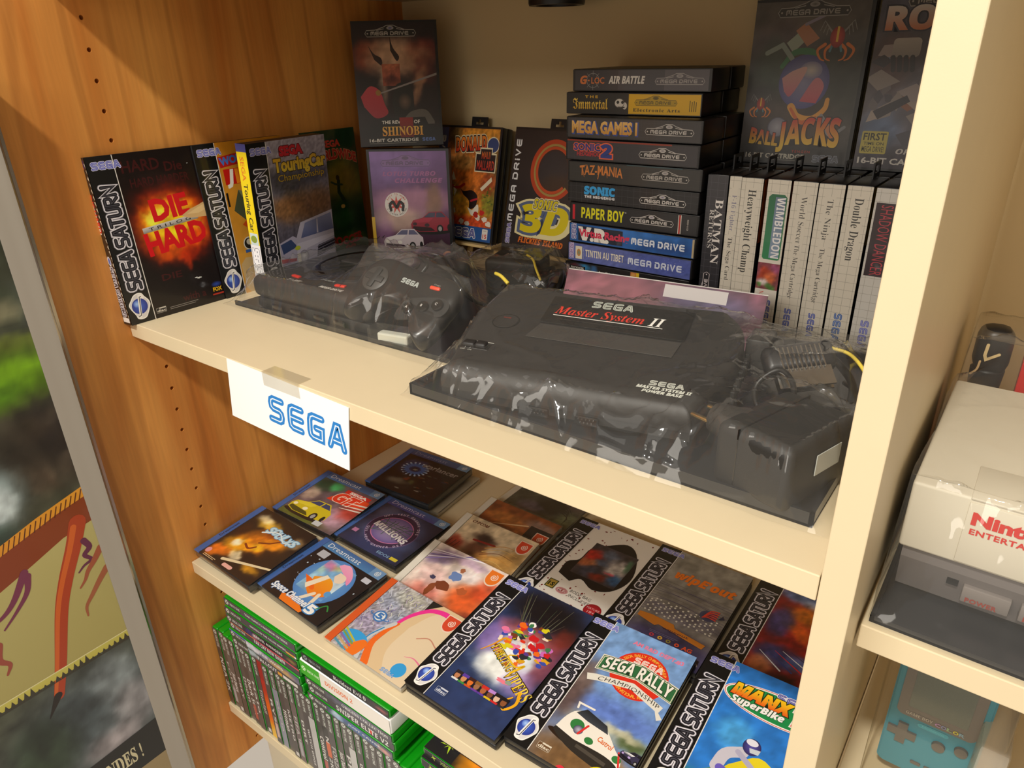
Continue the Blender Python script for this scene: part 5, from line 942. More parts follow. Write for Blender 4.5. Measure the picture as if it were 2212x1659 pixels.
for i, (x, w, fn, lab, ed, tb) in enumerate(MSR):
    art = Art(w * 1000 - .8, 169.5, '#1a1a1c'); art.push(0, 0, 0, 1, 169.5 / 172); fn(art, w * 1000 - .8); art.pop()
    spine_case('cartridge_game_case', w, .1715, PD, (x, .389 + .0015 * math.sin(i * 2.3), 0), (0, 0, .02 * math.sin(i * 1.7)), lab, 'video game', G, art, tab=tb, edges=ed)
# ================================================================== flat cases on the middle shelf
def jewel_case(loc, rot, label, group, art, pal=True, d=.0155, hinge=None):
    w, h = .139, .122; t = empty('jewel_case', loc, label, 'video game', group, rot)
    b = MB(); b.box(.0012, w - .0012, .0042, d, .0012, h - .0012, .0012); b.build('disc_tray', CLEARBODY if pal else mat('milky_jewel_tray', '#b8b2a6', .3, coat=.3), t, smooth=True)
    b = MB(); b.box(.0012, .0128, .0014, .0042, .0012, h - .0012, .0005); b.build('hinge_insert', hinge or (HINGEBLUE if pal else HINGEWHITE), t)
    if pal:
        a = Art(10, 60); a.push(7, 6, 90).text('Dreamcast', 0, 0, 4.5, '#16264c', w=34).pop(); a.build('hinge_print', t, front_M(.002, .035, .0012), PRINT_GLOSS)
    art.build('booklet', t, front_M(.0138, .0015, .0016), PRINT_GLOSS)
    b = MB(); b.box(0, w, 0, d * .72, 0, h, .0009, 2); b.build('lid', CLEAR, t)
    return t
def bk(fn): a = Art(124, 119, '#111'); fn(a); return a
HP = -PI / 2
G = 'disc games with blue hinges on the middle shelf'
Z = ZB
jewel_case((.0020, .0055, Z + .0215), (-1.486, 0, -.0165), 'blue hinged disc case with an amber figure cover, at the front left corner', G, bk(dc_amber))
jewel_case((.0020, .1425, Z + .0185), (-1.512, 0, .026), 'blue hinged disc case with a yellow car cover, beside the wood panel', G, bk(dc_yellow))
jewel_case((.1361, .0173, Z + .0175), (-1.522, 0, -.05), 'blue hinged disc case with a globe and orange figure on the cover', G, bk(dc_globe))
jewel_case((.1331, .1545, Z + .0165), (HP + .02, 0, -.012), 'blue hinged disc case with a round purple emblem on the cover', G, bk(dc_lattice))
jewel_case((.0790, .2735, Z + .0285), (HP + .03, 0, .062), 'blue hinged disc case with a dark cover and blue starburst, deepest', G, bk(dc_iris))
jewel_case((.0905, .2800, Z + .0110), (HP, 0, .075), 'plain clear disc case under the blue starburst one', G, bk(lambda a: a.paint(0, 0, 124, 119, '#b0a898', [(60, 60, 40, 40, '#8a7a6a', .6)], 10, 10)), False, .0105)
G = 'disc games with white hinges on the middle shelf'
ORH = mat('orange_hinge_insert', '#d8581c', .3, coat=.4)
jewel_case((.2890, .0080, Z + .0115), (-1.455, 0, -.02), 'disc case with a pink and cream cover and an orange hinge, at the shelf front', G, bk(jp_pink), False, .0105, ORH)
jewel_case((.2850, .1030, Z + .0110), (-1.421, 0, -.006), 'white hinged disc case with a pale pink and orange fighter cover', G, bk(jp_spark), False, .0105)
jewel_case((.2805, .1820, Z + .0110), (-1.421, 0, -.002), 'white hinged disc case with a brown and cream painted cover', G, bk(jp_brown), False, .0105)
jewel_case((.2800, .2420, Z + .0110), (-1.46, 0, -.01), 'white hinged disc case with a fiery brown cover and red swirl mark', G, bk(jp_ember), False, .0105)
jewel_case((.2810, .3500, Z + .0112), (HP, 0, -.01), 'disc case with a dark mossy cover, deepest of the white hinged ones', G, bk(dc_moss), False, .0105)
G = 'black cased disc games laid flat on the middle shelf'
def flat_sat(loc, rot, label, fn):
    upright_case('disc_game_case', SW, SH, .018, loc, rot, label, 'video game', G, saturn_front(fn))
flat_sat((.4300, .2040, Z + .0185), (HP, 0, .01), 'flat black game case with a white cover and dark red splash', art_splash)
flat_sat((.4300, .0110, Z + .0200), (-1.477, 0, -.012), 'flat black game case with a crowd of fighters and gold title', art_vipers)
flat_sat((.5640, .2130, Z + .0185), (HP, 0, .02), 'flat black game case with a grey and violet dotted cover', art_race)
flat_sat((.5668, .0195, Z + .0205), (-1.494, 0, .030), 'flat black game case with a white rally car and green banner', art_rally)
flat_sat((.7040, .2350, Z + .0185), (HP, 0, .008), 'flat black game case with a red and blue cover, beside the upright panel', art_claw)
flat_sat((.7085, .0450, Z + .0200), (-1.50, 0, .035), 'flat black game case with a yellow motorbike, half behind the upright panel', art_bike)
# ================================================================== green cases on the lowest shelf
GW, GH, GD = .164, .0140, .131
def green_case(loc, rot, label, group, art, w=GW, h=GH, d=GD, shell=None):
    t = empty('disc_game_case', loc, label, 'video game', group, rot); b = MB()
    b.box(0, w, .0008, d, 0, h, .0028, 3); b.build('case_shell', shell or XGREEN, t, smooth=True)
    art.build('spine_label', t, front_M((w - art.W * .001) / 2, (h - art.H * .001) / 2, .0004), PRINT_SLEEVE); return t
G = 'green cases stacked flat, left pile'
P1 = [('TOM CLANCY\'S RAINBOW SIX SIEGE', dict(c0='#565258', x=50, w=96, th=3.6), 'dark grey spine on top of the left green pile'),
      ('SWORDS OF THE FALLEN EMPIRE', dict(c0='#4c4a50', x=60, w=80, th=3.2, marks=[(140, 3, 158, 6, '#e0a83c'), (158, 3, 163, 6, '#f0ece4')]), 'dark grey spine with small white title, second in the left pile'),
      ('MARVEL AVENGERS', dict(c0='#34323a', c1=[(54, 8, 10, 6, '#3a3c7c', .9), (70, 6, 8, 5, '#c890a0', .8), (100, 6, 24, 6, '#181820', .9), (150, 8, 10, 5, '#d8b04a', .6)], x=64, w=66, th=4.6), 'charcoal spine with coloured blots, third in the left pile'),
      ('FAR CRY NEW DAWN', dict(c0='#4a484c', x=60, w=70, th=6.2, marks=[(0, 10.4, 60, 13.4, '#ee7a4a'), (60, 10.4, 163, 13.4, '#d8485c')]), 'grey spine with an orange to pink band, fourth in the left pile'),
      ('STAR WARS', dict(c0='#6a6c84', c1=[(50, 8, 40, 6, '#e8e8ee', .9), (120, 4, 30, 6, '#d8a860', .8)], x=66, w=60, th=4.2, marks=[(0, 10.6, 40, 13.4, '#6a7ac8')]), 'pale streaked spine, fifth in the left pile'),
      ('FALLOUT', dict(c0='#4c4a4c', c1=[(46, 9, 20, 5, '#bcd0d8', .9)], x=62, w=44, th=6, marks=[(108, 3, 118, 9, '#d89a3c'), (120, 3, 152, 9, '#d8d4cc')]), 'grey spine with a pale blue end, lowest of the left pile')]
for i, (ti, kw, lab) in enumerate(P1):
    green_case((.0690 + .0015 * math.sin(i * 3), -.0012 + .0012 * math.cos(i * 2.1), -.4945 + .0146 * (5 - i)), (0, 0, .006 * math.sin(i * 1.3)), lab, G, xb_spine(ti, W=162, H=13, **kw))
G = 'green cases stacked flat, right pile'
P2 = [('Resident Evil 0', dict(c0='#1d2026', c1=[(80, 6, 20, 6, '#2a2c34', .9), (130, 6, 14, 6, '#3a3438', .9), (150, 8, 10, 5, '#c86a6a', .8)], x=62, w=60, th=6.5, st='serif', head='#20262c', hc='#8a9498'), 'near black spine with white serif title on top of the right pile', GW, .0135, .2450, -.4213),
      ('DIVISION 2', dict(c0='#e6e0d8', x=50, w=52, th=7, tc='#e0703c', head='#3ca82c', hc='#d8f0c8', H=24), 'thick white spine with an orange title and green end, in the right pile', .170, .0260, .2390, -.4482),
      ('ORIGINS COLLECTION', dict(c0='#56545c', c1=[(100, 9, 60, 4, '#7a7c90', .7)], x=72, w=84, th=5, st='serif'), 'grey spine with small capitals title in the right pile', GW, GH, .2455, -.4628),
      ('SNIPER ELITE V2', dict(c0='#4c4a4c', x=56, w=96, th=8.5, marks=[(118, 3, 124, 10, '#c8281c')]), 'grey spine with big white title and red spot in the right pile', GW, GH, .2470, -.4774),
      ('JUST CAUSE', dict(c0='#4a5468', c1=[(60, 8, 14, 6, '#cfe4f0', .95), (110, 7, 50, 5, '#4a6aa0', .9), (148, 6, 12, 6, '#e0a090', .9)], x=80, w=60, th=3), 'grey blue spine with an icy picture, lowest of the right pile', GW, GH, .2440, -.4920)]
for i, (ti, kw, lab, w, h, x, z) in enumerate(P2):
    kw = dict(kw); hh = kw.pop('H', 13); green_case((x, -.0015 + .001 * math.cos(i * 2), z - .0025), (0, 0, .004 * math.sin(i)), lab, G, xb_spine(ti, W=w * 1000 - 2, H=hh, **kw), w=w, h=h, shell=WHITEP if i == 1 else None)
G = 'green cases standing in a row'
ORD = 'first second third fourth fifth sixth seventh eighth ninth tenth eleventh twelfth thirteenth fourteenth fifteenth sixteenth seventeenth eighteenth nineteenth twentieth'.split()
def ordinal(k):
    if k <= 20: return ORD[k - 1]
    return ('twenty ' if k < 30 else 'thirty ') + ORD[k % 10 - 1] if k % 10 else {30: 'thirtieth'}[k]
TI = ['NBA 2K', 'Hitman', 'Doom', 'WATCH DOGS', 'The Crew', 'FORZA', 'METRO', 'Dark Souls', 'BATTLEFIELD', 'RYSE', 'Just Dance', 'FIFA 17', 'Halo', 'Control', 'MAFIA', 'PREY', 'DIRT', 'Titanfall']
SPC = {0: ('#3c3836', 'dark spine'), 8: (None, 'red to yellow spine'), 10: ('#8a8a98', 'silvery spine'), 13: ('#6a5c5c', 'brownish spine'), 16: ('#b8b6b4', 'pale silver spine'), 18: ('#3a3836', 'orange patched dark spine'), 22: ('#bcbab8', 'pale grey spine'), 27: ('#26343f', 'dark blue spine'), 31: ('#4a5a70', 'slate blue spine')}
for i in range(34):
    col, desc = SPC.get(i, (['#56504e', '#4c4846', '#5e5856', '#504a4a'][i % 4], 'grey spine')); q = random.Random(i * 7 + 1); W_ = 162
    if i == 8:
        art = Art(W_, 13, '#a8282c'); art.paint(40, 0, W_, 13, '#b02a24', [(110, 6, 40, 20, '#e0641c', 1), (162, 6, 34, 20, '#e8b41c', 1)], 24, 2)
        art.rect(0, 0, 40, 13, '#9a2428')
    else:
        art = xb_spine(TI[(i * 5) % len(TI)], c0=col, W=W_, H=13, x=58 + q.random() * 20, w=40 + q.random() * 40, th=4 + q.random() * 4, tc=['#cfccc8', '#b8b4b0', '#dcd8d2'][i % 3], head='#55504e')
        if i == 18: art.rect(70, 2, 100, 11, '#c8643c')
        if i % 4 == 1: art.rect(118, 3, 150, 10, ['#c8a8a0', '#a8a4a8', '#b05a50'][i % 3])
        if i % 5 == 2: art.rect(150, 4, 158, 11, '#d0ccc8')
    nth = 'beside the wood panel' if i == 0 else ordinal(i + 1) + ' from the wood panel'
    green_case((.0035 + i * .01408, .0025 + .0012 * math.sin(i * 1.9), ZC + .1650), (0, PI / 2, 0), f'standing green game case, {desc}, {nth}', G, art)
G = 'black and green cases piled at the right'
def old_case(loc, rz, label, art=None):
    t = empty('disc_game_case', loc, label, 'video game', G, (0, 0, rz)); w, h, d = .166, .0135, .131
    b = MB(); b.box(0, w, .0006, d, 0, h, .0024, 2); b.build('case_shell', XGREEN, t, smooth=True)
    a = Art(160, 12, '#1f1d20'); star(a, 14, 6, 4.6, '#b8d03c', 4, .25, 20); a.rect(0, 11, 160, 12, '#6a666c'); a.text('XBOX', 24, 3.5, 5, '#8a9a4c', w=20, bold=.03); a.build('spine_label', t, front_M(.003, .0008, .0002), PRINT_SLEEVE)
    a = Art(162, 129, '#201e22'); a.paint(40, 0, 162, 129, '#201e22', [(70, 20, 30, 26, '#f09a1c', .95), (86, 34, 20, 20, '#e8581c', .9), (110, 10, 40, 20, '#d84430', .8), (60, 40, 14, 10, '#8a6a3c', .8)], 26, 26, .3, .12); a.rect(0, 0, 40, 129, '#201e22')
    for r_, an in ((13, 20), (8, 60)): star(a, 24, 20, r_, '#b8d82c', 4, .2, an)
    a.build('cover_sheet', t, top_M(.002, .001, h + .0003), PRINT_SLEEVE)
for i, (dx, dy, lab) in enumerate(((0, .016, 'black game case on top of the right hand pile, set back'), (-.001, -.002, 'black game case with a flame cover and green star, second of the right hand pile'), (-.003, -.006, 'black game case third down in the right hand pile'), (-.002, -.003, 'black game case fourth down in the right hand pile'), (0, .001, 'lowest black game case of the right hand pile'))):
    old_case((.4640 + dx, dy, -.4275 - .0001 - .0136 * i), .005 * math.sin(i), lab)

# ================================================================== sign hanging on the shelf edge
t_ = empty('shelf_sign', (.2021, -.0009, -.0734), 'white card sign with blue capital letters, hanging from the shelf edge', 'sign')
a = Art(197, 73.5, '#f6f6f6'); a.nclip = False; a.sega(70, 17, 34, '#2a80cc', '#e4eef8', None, 0, .9)
SK = Matrix(((1, 0.155, 0, 0), (0, 0, -1, -.0004), (-.026, 1, 0, 0), (0, 0, 0, 1)))
a.build('sign_face', t_, SK, PRINT)
b = MB(); c = [(0, 0), (.197, 0), (.197, .0735), (0, .0735)]
b.add([tuple(SK @ Vector((x, y, 0)) + Vector((0, .0003, 0))) for x, y in c] + [tuple(SK @ Vector((x, y, 0)) + Vector((0, .0009, 0))) for x, y in c], [(0, 1, 2, 3), (7, 6, 5, 4), (0, 4, 5, 1), (1, 5, 6, 2), (2, 6, 7, 3), (3, 7, 4, 0)]); b.build('card', WHITEP, t_)
b = MB(); b.box(.075, .135, -.0009, -.0007, .058, .0745); b.box(.075, .135, -.0009, .016, .0737, .0739); b.build('tape', film_mat('clear_tape', .05, .12), t_)

# ================================================================== framed poster on the left
t_ = empty('framed_poster', (0, -.55, -.85), 'silver framed fantasy landscape poster at the left edge', 'poster')
a = Art(436, 1100, '#3a4030')
a.paint(150, 100, 436, 1100, '#46493a', [(400, 1000, 120, 120, '#4c5240', .9), (430, 930, 40, 50, '#2c3426', .8), (400, 905, 40, 14, '#8a8468', .7), (420, 868, 60, 10, '#7a8a2c', .7), (390, 830, 90, 34, '#6c9a14', 1), (360, 812, 60, 20, '#4c7a10', .9), (420, 740, 70, 62, '#2c251e', 1), (420, 775, 20, 12, '#4a4034', .7), (400, 700, 16, 20, '#54483a', .7), (432, 710, 12, 18, '#5a4f40', .6), (340, 700, 40, 46, '#7a8c90', .9), (350, 690, 20, 26, '#c8d4d6', .8), (330, 650, 30, 20, '#2c4038', .8),
      (380, 330, 120, 100, '#5a6468', 1), (400, 380, 30, 40, '#8a9498', .8), (420, 320, 30, 40, '#a8a4a8', .8), (340, 350, 40, 50, '#3c464a', .8), (300, 330, 40, 60, '#2c3a2a', .9), (380, 280, 40, 24, '#aaa0a4', .8), (270, 260, 40, 60, '#3a5a28', .8), (400, 240, 20, 20, '#3a3c3a', .6)], 90, 180, .45, .05, 3)
a.poly([(436, 664), (436, 440), (150, 425), (150, 600), (324, 595), (380, 612)], '#b3a764', '#c2b878')
a.poly([(436, 670), (380, 655), (300, 628), (150, 590), (150, 540), (300, 578), (360, 600), (400, 616), (436, 622)], '#8a3a14'); a.poly([(436, 672), (380, 657), (300, 630), (150, 592), (150, 580), (310, 622), (400, 650), (436, 658)], '#e08a1c', '#e8a02c')
q = random.Random(2)
for i in range(30): x = 250 + i * 6.2; a.stroke([(x, 606 + (x - 250) * .28), (x + 5, 620 + (x - 250) * .27)], 1.2, '#5a2410')
a.stroke(spline([(420, 628), (408, 600), (388, 560), (372, 520), (352, 450), (338, 405)], 6), 17, '#b4401c', taper=(1.2, .75)); a.stroke(spline([(414, 624), (402, 596), (382, 556), (367, 518), (347, 448), (334, 405)], 6), 6, '#d86424', taper=(1.2, .7)); a.stroke([(337, 406), (320, 380)], 10, '#241c18', taper=(1, .1))
for P, c, w in (([(420, 600), (424, 588), (416, 580), (422, 570), (412, 566), (404, 560)], '#6a2a4c', 8), ([(436, 580), (424, 566), (414, 556), (408, 546), (400, 538)], '#a8583c', 9), ([(436, 548), (424, 536), (410, 520), (400, 508), (398, 494)], '#a86040', 9), ([(350, 596), (330, 566), (312, 552), (290, 548)], '#7a3050', 9), ([(352, 590), (346, 570), (330, 552), (312, 536)], '#7a3050', 8), ([(300, 520), (296, 500), (304, 488), (298, 476)], '#a04c3c', 10)): a.stroke(spline(P, 5), w, c, taper=(1, .25))
a.rect(150, 430, 436, 441, '#c8bc50', '#d0c864'); a.rect(150, 440, 436, 441.5, '#e8e0a8')
for i in range(26): x = 250 + i * 7.4; a.poly([(x, 426), (x + 8, 426), (x + 4, 432 + (i * 37 % 9))], '#3c382c')
a.poly([(436, 271), (436, 204), (200, 190), (200, 256)], '#1c1b18'); a.rect(150, 60, 436, 203, '#a08c64'); a.text('LÉGENDES !', 318, 222, 26, '#d8cfa8', w=88, style='serif')
a.build('poster_print', t_, Matrix(((0, 0, 1, .018), (1, 0, 0, 0), (0, 1, 0, 0), (0, 0, 0, 1))), PRINT_GLOSS)
b = MB(); b.box(.002, .0172, -.02, .436, -.02, 1.12); b.build('backing_board', DARKGREY, t_)
def rail(prof, z0, z1, y0, flip=1):
    b = MB(); n = len(prof); vs = [(x, y0 + flip * y, z0) for x, y in prof] + [(x, y0 + flip * y, z1) for x, y in prof]
    b.add(vs, [(i, (i + 1) % n, n + (i + 1) % n, n + i) for i in range(n)] + [tuple(range(n)), tuple(range(n, 2 * n))]); return b
prof = [(.0185, -.0005), (.0205, .0015), (.0225, .008), (.0255, .013), (.0285, .0165), (.0305, .0195), (.0310, .0215), (.0300, .0235), (.0285, .0245), (.0280, .0278), (.0265, .0285), (.0, .0285), (0, -.0005)]
rail(prof, -.04, 1.14, .436).build('frame_rail', mat('satin_aluminium_frame', '#b9b2a6', .25, metal=.85), t_, smooth=True)
rail(prof, -.04, 1.14, -.02 + .0005, -1).build('frame_rail', mat('satin_aluminium_frame', '#b9b2a6', .25, metal=.85), t_, smooth=True)

# ================================================================== bagged consoles
def rot_z(x, y, z, a): return Matrix.Translation((x, y, z)) @ Matrix.Rotation(a, 4, 'Z')
def dome(outline, top, bot, rings=14, c=(0, 0)):
    """closed body over an outline; top(u, v, e) / bot give heights, e = 0 at the rim .. 1 inside"""
    b = MB(); n = len(outline); vs = []; fs = []
    for side, fn in ((0, top), (1, bot)):
        k0 = len(vs)
        for r in range(rings):
            s = 1 - (r / rings) ** 1.7
            for x, y in outline:
                u, v = c[0] + (x - c[0]) * s, c[1] + (y - c[1]) * s; d = (1 - s) * math.hypot(x - c[0], y - c[1]); vs.append((u, v, fn(u, v, d)))
        vs.append((c[0], c[1], fn(c[0], c[1], 1)))
        for r in range(rings - 1):
            for i in range(n):
                j = (i + 1) % n; fs.append((k0 + r * n + i, k0 + r * n + j, k0 + (r + 1) * n + j, k0 + (r + 1) * n + i))
        for i in range(n): fs.append((k0 + (rings - 1) * n + i, k0 + (rings - 1) * n + (i + 1) % n, k0 + rings * n))
    k1 = rings * n + 1
    for i in range(n): fs.append((i, (i + 1) % n, k1 + (i + 1) % n, k1 + i))
    b.add(vs, fs); return b
def smoothstep(a, b, x): t = min(1, max(0, (x - a) / (b - a))); return t * t * (3 - 2 * t)
# --- wedge console (right bag)
WC = rot_z(.5960, .0705, .0052, .195)
def wedge_top(u, v, d):
    R = .013; z = .0328 + .1637 * v; e = min(d, R) / R; z -= R * (1 - math.sqrt(max(0, 1 - (1 - e) ** 2)))
    k = smoothstep(-.072, -.060, u) * (1 - smoothstep(.084, .096, u)); dip = smoothstep(.064, .072, v) * min(1, max(0, (v - .066) / .046)) * (1 - .9 * smoothstep(.112, .158, v))
    return z - .0075 * dip * k
def wedge_out(g=0.0):
    P = [(-.116 - g, .022), (-.112, .004), (-.092, -g), (.096, -g), (.116, .004), (.122 + g, .024), (.136 + g, .09), (.134 + g, .140), (.118, .168 + g), (.09, .174 + g), (-.10, .174 + g), (-.122, .168), (-.132 - g, .148), (-.130 - g, .10)]
    return spline(P + [P[0]], 7)[:-1]
t_ = empty('game_console', WC.translation, 'black wedge shaped console with red and white title, in the right hand bag', 'console', None, (0, 0, .195))
b = dome(wedge_out(), wedge_top, lambda u, v, d: .0125, 22, (.004, .088)); b.build('upper_shell', CONSOLE, t_, smooth='all').data.set_sharp_from_angle(angle=math.radians(60))
b = dome(wedge_out(-.0012), lambda u, v, d: .0122, lambda u, v, d: .0 + (.004 if d < .002 else 0), 4, (.004, .088)); b.build('lower_shell', BLACK_DULL, t_, smooth=True)
def slope_M(u, v, dz=.0006, th=None, z=None):
    th = math.atan(.1637) if th is None else th
    z = wedge_top(u, v, 1) + dz if z is None else z
    return Matrix(((1, 0, 0, u), (0, math.cos(th), -math.sin(th), v), (0, math.sin(th), math.cos(th), z), (0, 0, 0, 1)))
th2 = math.atan2(wedge_top(.01, .154, 1) - wedge_top(.01, .115, 1), .039)
b = MB(); b.box(0, .146, 0, .044, 0, .0012, .0004, M=slope_M(-.062, .1125, .0008, th2)); b.build('cartridge_door', GLOSSBLK, t_)
th3 = math.atan2(wedge_top(.01, .109, 1) - wedge_top(.01, .074, 1), .035)
b = MB(); b.box(0, .142, 0, .037, 0, .0006, .0002, M=slope_M(-.060, .073, .0006, th3)); b.build('sloped_panel', mat('lit_slope_grey', '#3d3a37', .5, bump=.2, bscale=3000), t_)  # lighter grey than the shell: the slope catching light, put into the colour
a = Art(146, 46); a.nclip = False
a.text('Master System', 10, 15, 12, '#d8301c', w=92, style='iserif', bold=.0); a.text('II', 107, 14, 13, '#f0eee8', w=15, style='iserif', bold=.0); a.rect(10, 11.5, 122, 12.4, '#f0eee8'); a.push(44, 31, 0).sega(0, 0, 11, '#b8beb4', '#1a1a1a', None).pop(); a.rect(16, 6, 116, 6.4, '#3a3836')
a.build('title_print', t_, slope_M(-.062, .1125, .0026, th2), PRINT_GLOSS)
a = Art(50, 24); a.nclip = False; a.push(9, 13, 0).sega(0, 0, 7.5, '#cfd2c8', '#262423', None).pop(); a.text('MASTER SYSTEM II', 0, 7.5, 3.8, '#cfd2c8', w=46, style='isans', bold=.03); a.text('POWER BASE', 6, 2, 3.8, '#cfd2c8', w=34, style='isans', bold=.03)
a.build('name_print', t_, slope_M(.066, .012, .0008), PRINT)
b = MB(); b.cyl((0, 0, 0), .0128, .0124, .0012, 32, M=slope_M(-.0905, .0935, -.0002)); o_ = b.build('pause_button', CONSOLE, t_, smooth=True)
b = MB(); b.lathe([(.0132, -.0002), (.0132, .0007), (.0140, .0007), (.0140, -.0002)], n=36, M=slope_M(-.0905, .0935, 0)); b.build('button_ring', GLOSSBLK, t_, smooth=True)
a = Art(10, 3); a.nclip = False; a.text('PAUSE', 0, 0, 2, '#a02a20', w=8); a.build('button_print', o_, slope_M(-.095, .0975, .0016), PRINT)
b = MB(); b.box(-.015, .015, -.0052, .0052, -.001, .0004, .004, 3, M=slope_M(-.098, .0425, 0)); b.build('switch_slot', GLOSSBLK, t_, smooth=True)
b = MB(); b.box(-.0125, .0005, -.0045, .0045, 0, .0045, .0020, 3, M=slope_M(-.098, .0425, 0)); b.box(.0008, .0125, -.0045, .0045, 0, .0050, .0024, 3, M=slope_M(-.098, .0425, 0)); b.build('power_switch', CONSOLE, t_, smooth=True)
a = Art(40, 30); a.nclip = False; a.rect(4, 22, 12, 22.8, '#c8c8c0'); a.text('POWER', 13, 21.4, 1.6, '#c8c8c0', w=9); a.rect(23, 22, 34, 23, '#c8c8c0'); a.text('OFF', 6, 5, 2, '#c8c8c0', w=5, bold=0); a.text('ON', 14, 5, 2, '#c8c8c0', w=4, bold=0); a.stroke([(10, 8), (9.6, 10.5)], .3, '#c8c8c0'); a.stroke([(15, 8), (15, 10.5)], .3, '#c8c8c0')
a.build('switch_print', t_, slope_M(-.116, .0275, .0008), PRINT)
for k, x in enumerate((-.016, .030)):
    b = MB(); b.box(x - .011, x + .011, -.0016, .002, .0015, .0105, .002, 2); o_ = b.build('controller_port', GLOSSBLK, t_, smooth=True)
    b = MB()
    for q in range(9): b.cyl((x - .007 + (q % 5) * .0034 + (.0017 if q > 4 else 0), .0045 if q > 4 else .0078, .0014), .0007, .0007, .0008, 6, M=Matrix.Rotation(PI / 2, 4, 'X'))
    b.build('port_pins', STEEL, o_)
b = MB()
for q in range(7): b.box(.1365, .1405, .062 + q * .012, .068 + q * .012, .014, .026 + q * .0012, .0008)
b.build('side_vent', BLACK_DULL, t_)
# --- tray, mains plug, leads in the right bag
def tray(loc, w, d, h, label):
    t = empty('card_tray', loc, label, 'tray'); b = MB(); b.box(0, w, 0, d, 0, .0022)
    for q in ((0, w, 0, .003), (0, w, d - .003, d), (0, .003, 0, d), (w - .003, w, 0, d)): b.box(*q, 0, h)
    b.build('tray_body', mat('blue_black_tray', '#15171c', .35, coat=.2), t); return t
tray((.4455, .0465, .0004), .376, .315, .0115, 'shallow black tray under the wedge shaped console')
PL = rot_z(.744, .0560, .0060, -.28)
t_ = empty('mains_adapter', PL.translation, 'black mains plug adapter with two brass pins beside the wedge shaped console', 'power adapter', None, (0, 0, -.28))
b = MB(); b.box(0, .062, 0, .086, 0, .050, .007, 4); b.build('adapter_body', BLACK_DULL, t_, smooth=True)
b = MB(); b.box(.0195, .0205, -.0004, .0864, .002, .0505); b.build('body_seam', GLOSSBLK, t_)
b = MB(); Mx = Matrix.Translation((.002, .030, .034)) @ Matrix.Rotation(-PI / 2, 4, 'Y'); b.lathe([(.0001, .024), (.0115, .024), (.0125, .022), (.0135, .010), (.0165, 0), (.0165, -.006), (.0001, -.006)], n=24, M=Mx); b.build('plug_collar', DARKGREY, t_, smooth=True)
for dy in (.020, .040):
    b = MB(); Mx = Matrix.Translation((-.018, dy, .034)) @ Matrix.Rotation(-PI / 2, 4, 'Y'); b.lathe([(.0001, .019), (.0016, .019), (.0022, .0175), (.0022, 0)], n=12, M=Mx); o_ = b.build('pin', GOLD, t_, smooth=True)
    b = MB(); b.lathe([(.0021, .0005), (.0022, -.006)], n=12, M=Mx); b.build('pin_sleeve', BLACK, o_, smooth=True)
b = MB(); b.box(.0628, .0634, .030, .060, .022, .038); b.build('rating_label', GREYMARK, t_)
def lead(name, pts, r, label, cat='cable', m=CABLE, group=None):
    b = MB(); b.tube(spline(pts, 8), r, 10); o = b.build(name, m, None, smooth='all'); return tag(o, label, cat, group)
lead('power_cable', [(.772, .150, .030), (.764, .172, .045), (.748, .182, .050), (.735, .170, .036), (.748, .154, .022), (.775, .176, .018), (.800, .200, .022), (.806, .240, .018), (.785, .270, .014)], .0024, 'thin black lead looped behind the mains plug adapter')
lead('aerial_cable', [(.716, .262, .032), (.735, .262, .040), (.760, .262, .044), (.782, .250, .038), (.800, .226, .030), (.805, .180, .022), (.798, .130, .016), (.806, .090, .014)], .0034, 'thick black lead curling from the back of the wedge shaped console')
t_ = empty('lead_block', (.700, .238, .012), 'square black connector block plugged behind the wedge shaped console', 'connector', None, (0, 0, .12))
b = MB(); b.box(0, .022, 0, .034, 0, .038, .002); b.build('block_body', DARKGREY, t_, smooth=True); b = MB(); b.box(.022, .030, .004, .030, .004, .034, .004, 3); b.build('strain_relief', CABLE, t_, smooth=True)
t_ = empty('video_plug', (.760, .205, .050), 'open metal and black multi pin plug lying behind the mains adapter', 'connector', None, (.62, -.12, .62))
b = MB(); b.box(-.030, .030, -.006, .020, -.012, .006, .006, 3); b.build('plug_hood', BLACK, t_, smooth=True)
b = MB(); b.box(-.022, .022, -.024, -.006, -.005, -.003); b.box(-.022, .022, -.024, -.006, .003, .005); b.box(-.024, -.021, -.024, -.005, -.005, .005); b.build('plug_shield', STEEL, t_)
b = MB()
for r_ in (-1, 1):
    for q in range(10): b.box(-.018 + q * .0038, -.0168 + q * .0038, -.008, .004, .0062 + .0002 * r_ + (.001 if r_ > 0 else 0), .0078, M=Matrix.Translation((0, .010 if r_ > 0 else 0, 0)))
b.build('plug_contacts', STEEL, t_)
lead('cable_tie', [(.778, .226, .062), (.795, .222, .060), (.812, .205, .052), (.822, .188, .040)], .0016, 'yellow cable tie at the right end of the right hand bag', 'cable tie', YELLOWT)
t_ = empty('paper_slip', (.640, .300, .010), 'pink and white printed slip behind the wedge shaped console', 'leaflet', None, (0, 0, .1))
a = Art(230, 60, '#8a4a5c'); a.paint(0, 0, 230, 60, '#8c5468', [(60, 40, 60, 20, '#b06a78', .9), (170, 40, 50, 20, '#6a6490', .9), (110, 20, 60, 10, '#c890a0', .7)], 24, 10, .4, .1); a.rect(120, 44, 190, 58, '#f0eef0')
a.build('slip_print', t_, Matrix(((1, 0, 0, -.18), (0, .45, -.89, 0), (0, .89, .45, 0), (0, 0, 0, 1))), PRINT)
b = MB(); b.box(-.18, .05, 0, .0006, 0, .0605, M=Matrix.Translation((0, .0012, 0)) @ Matrix.Rotation(-.47, 4, 'X')); b.build('slip_card', WHITEP, t_)

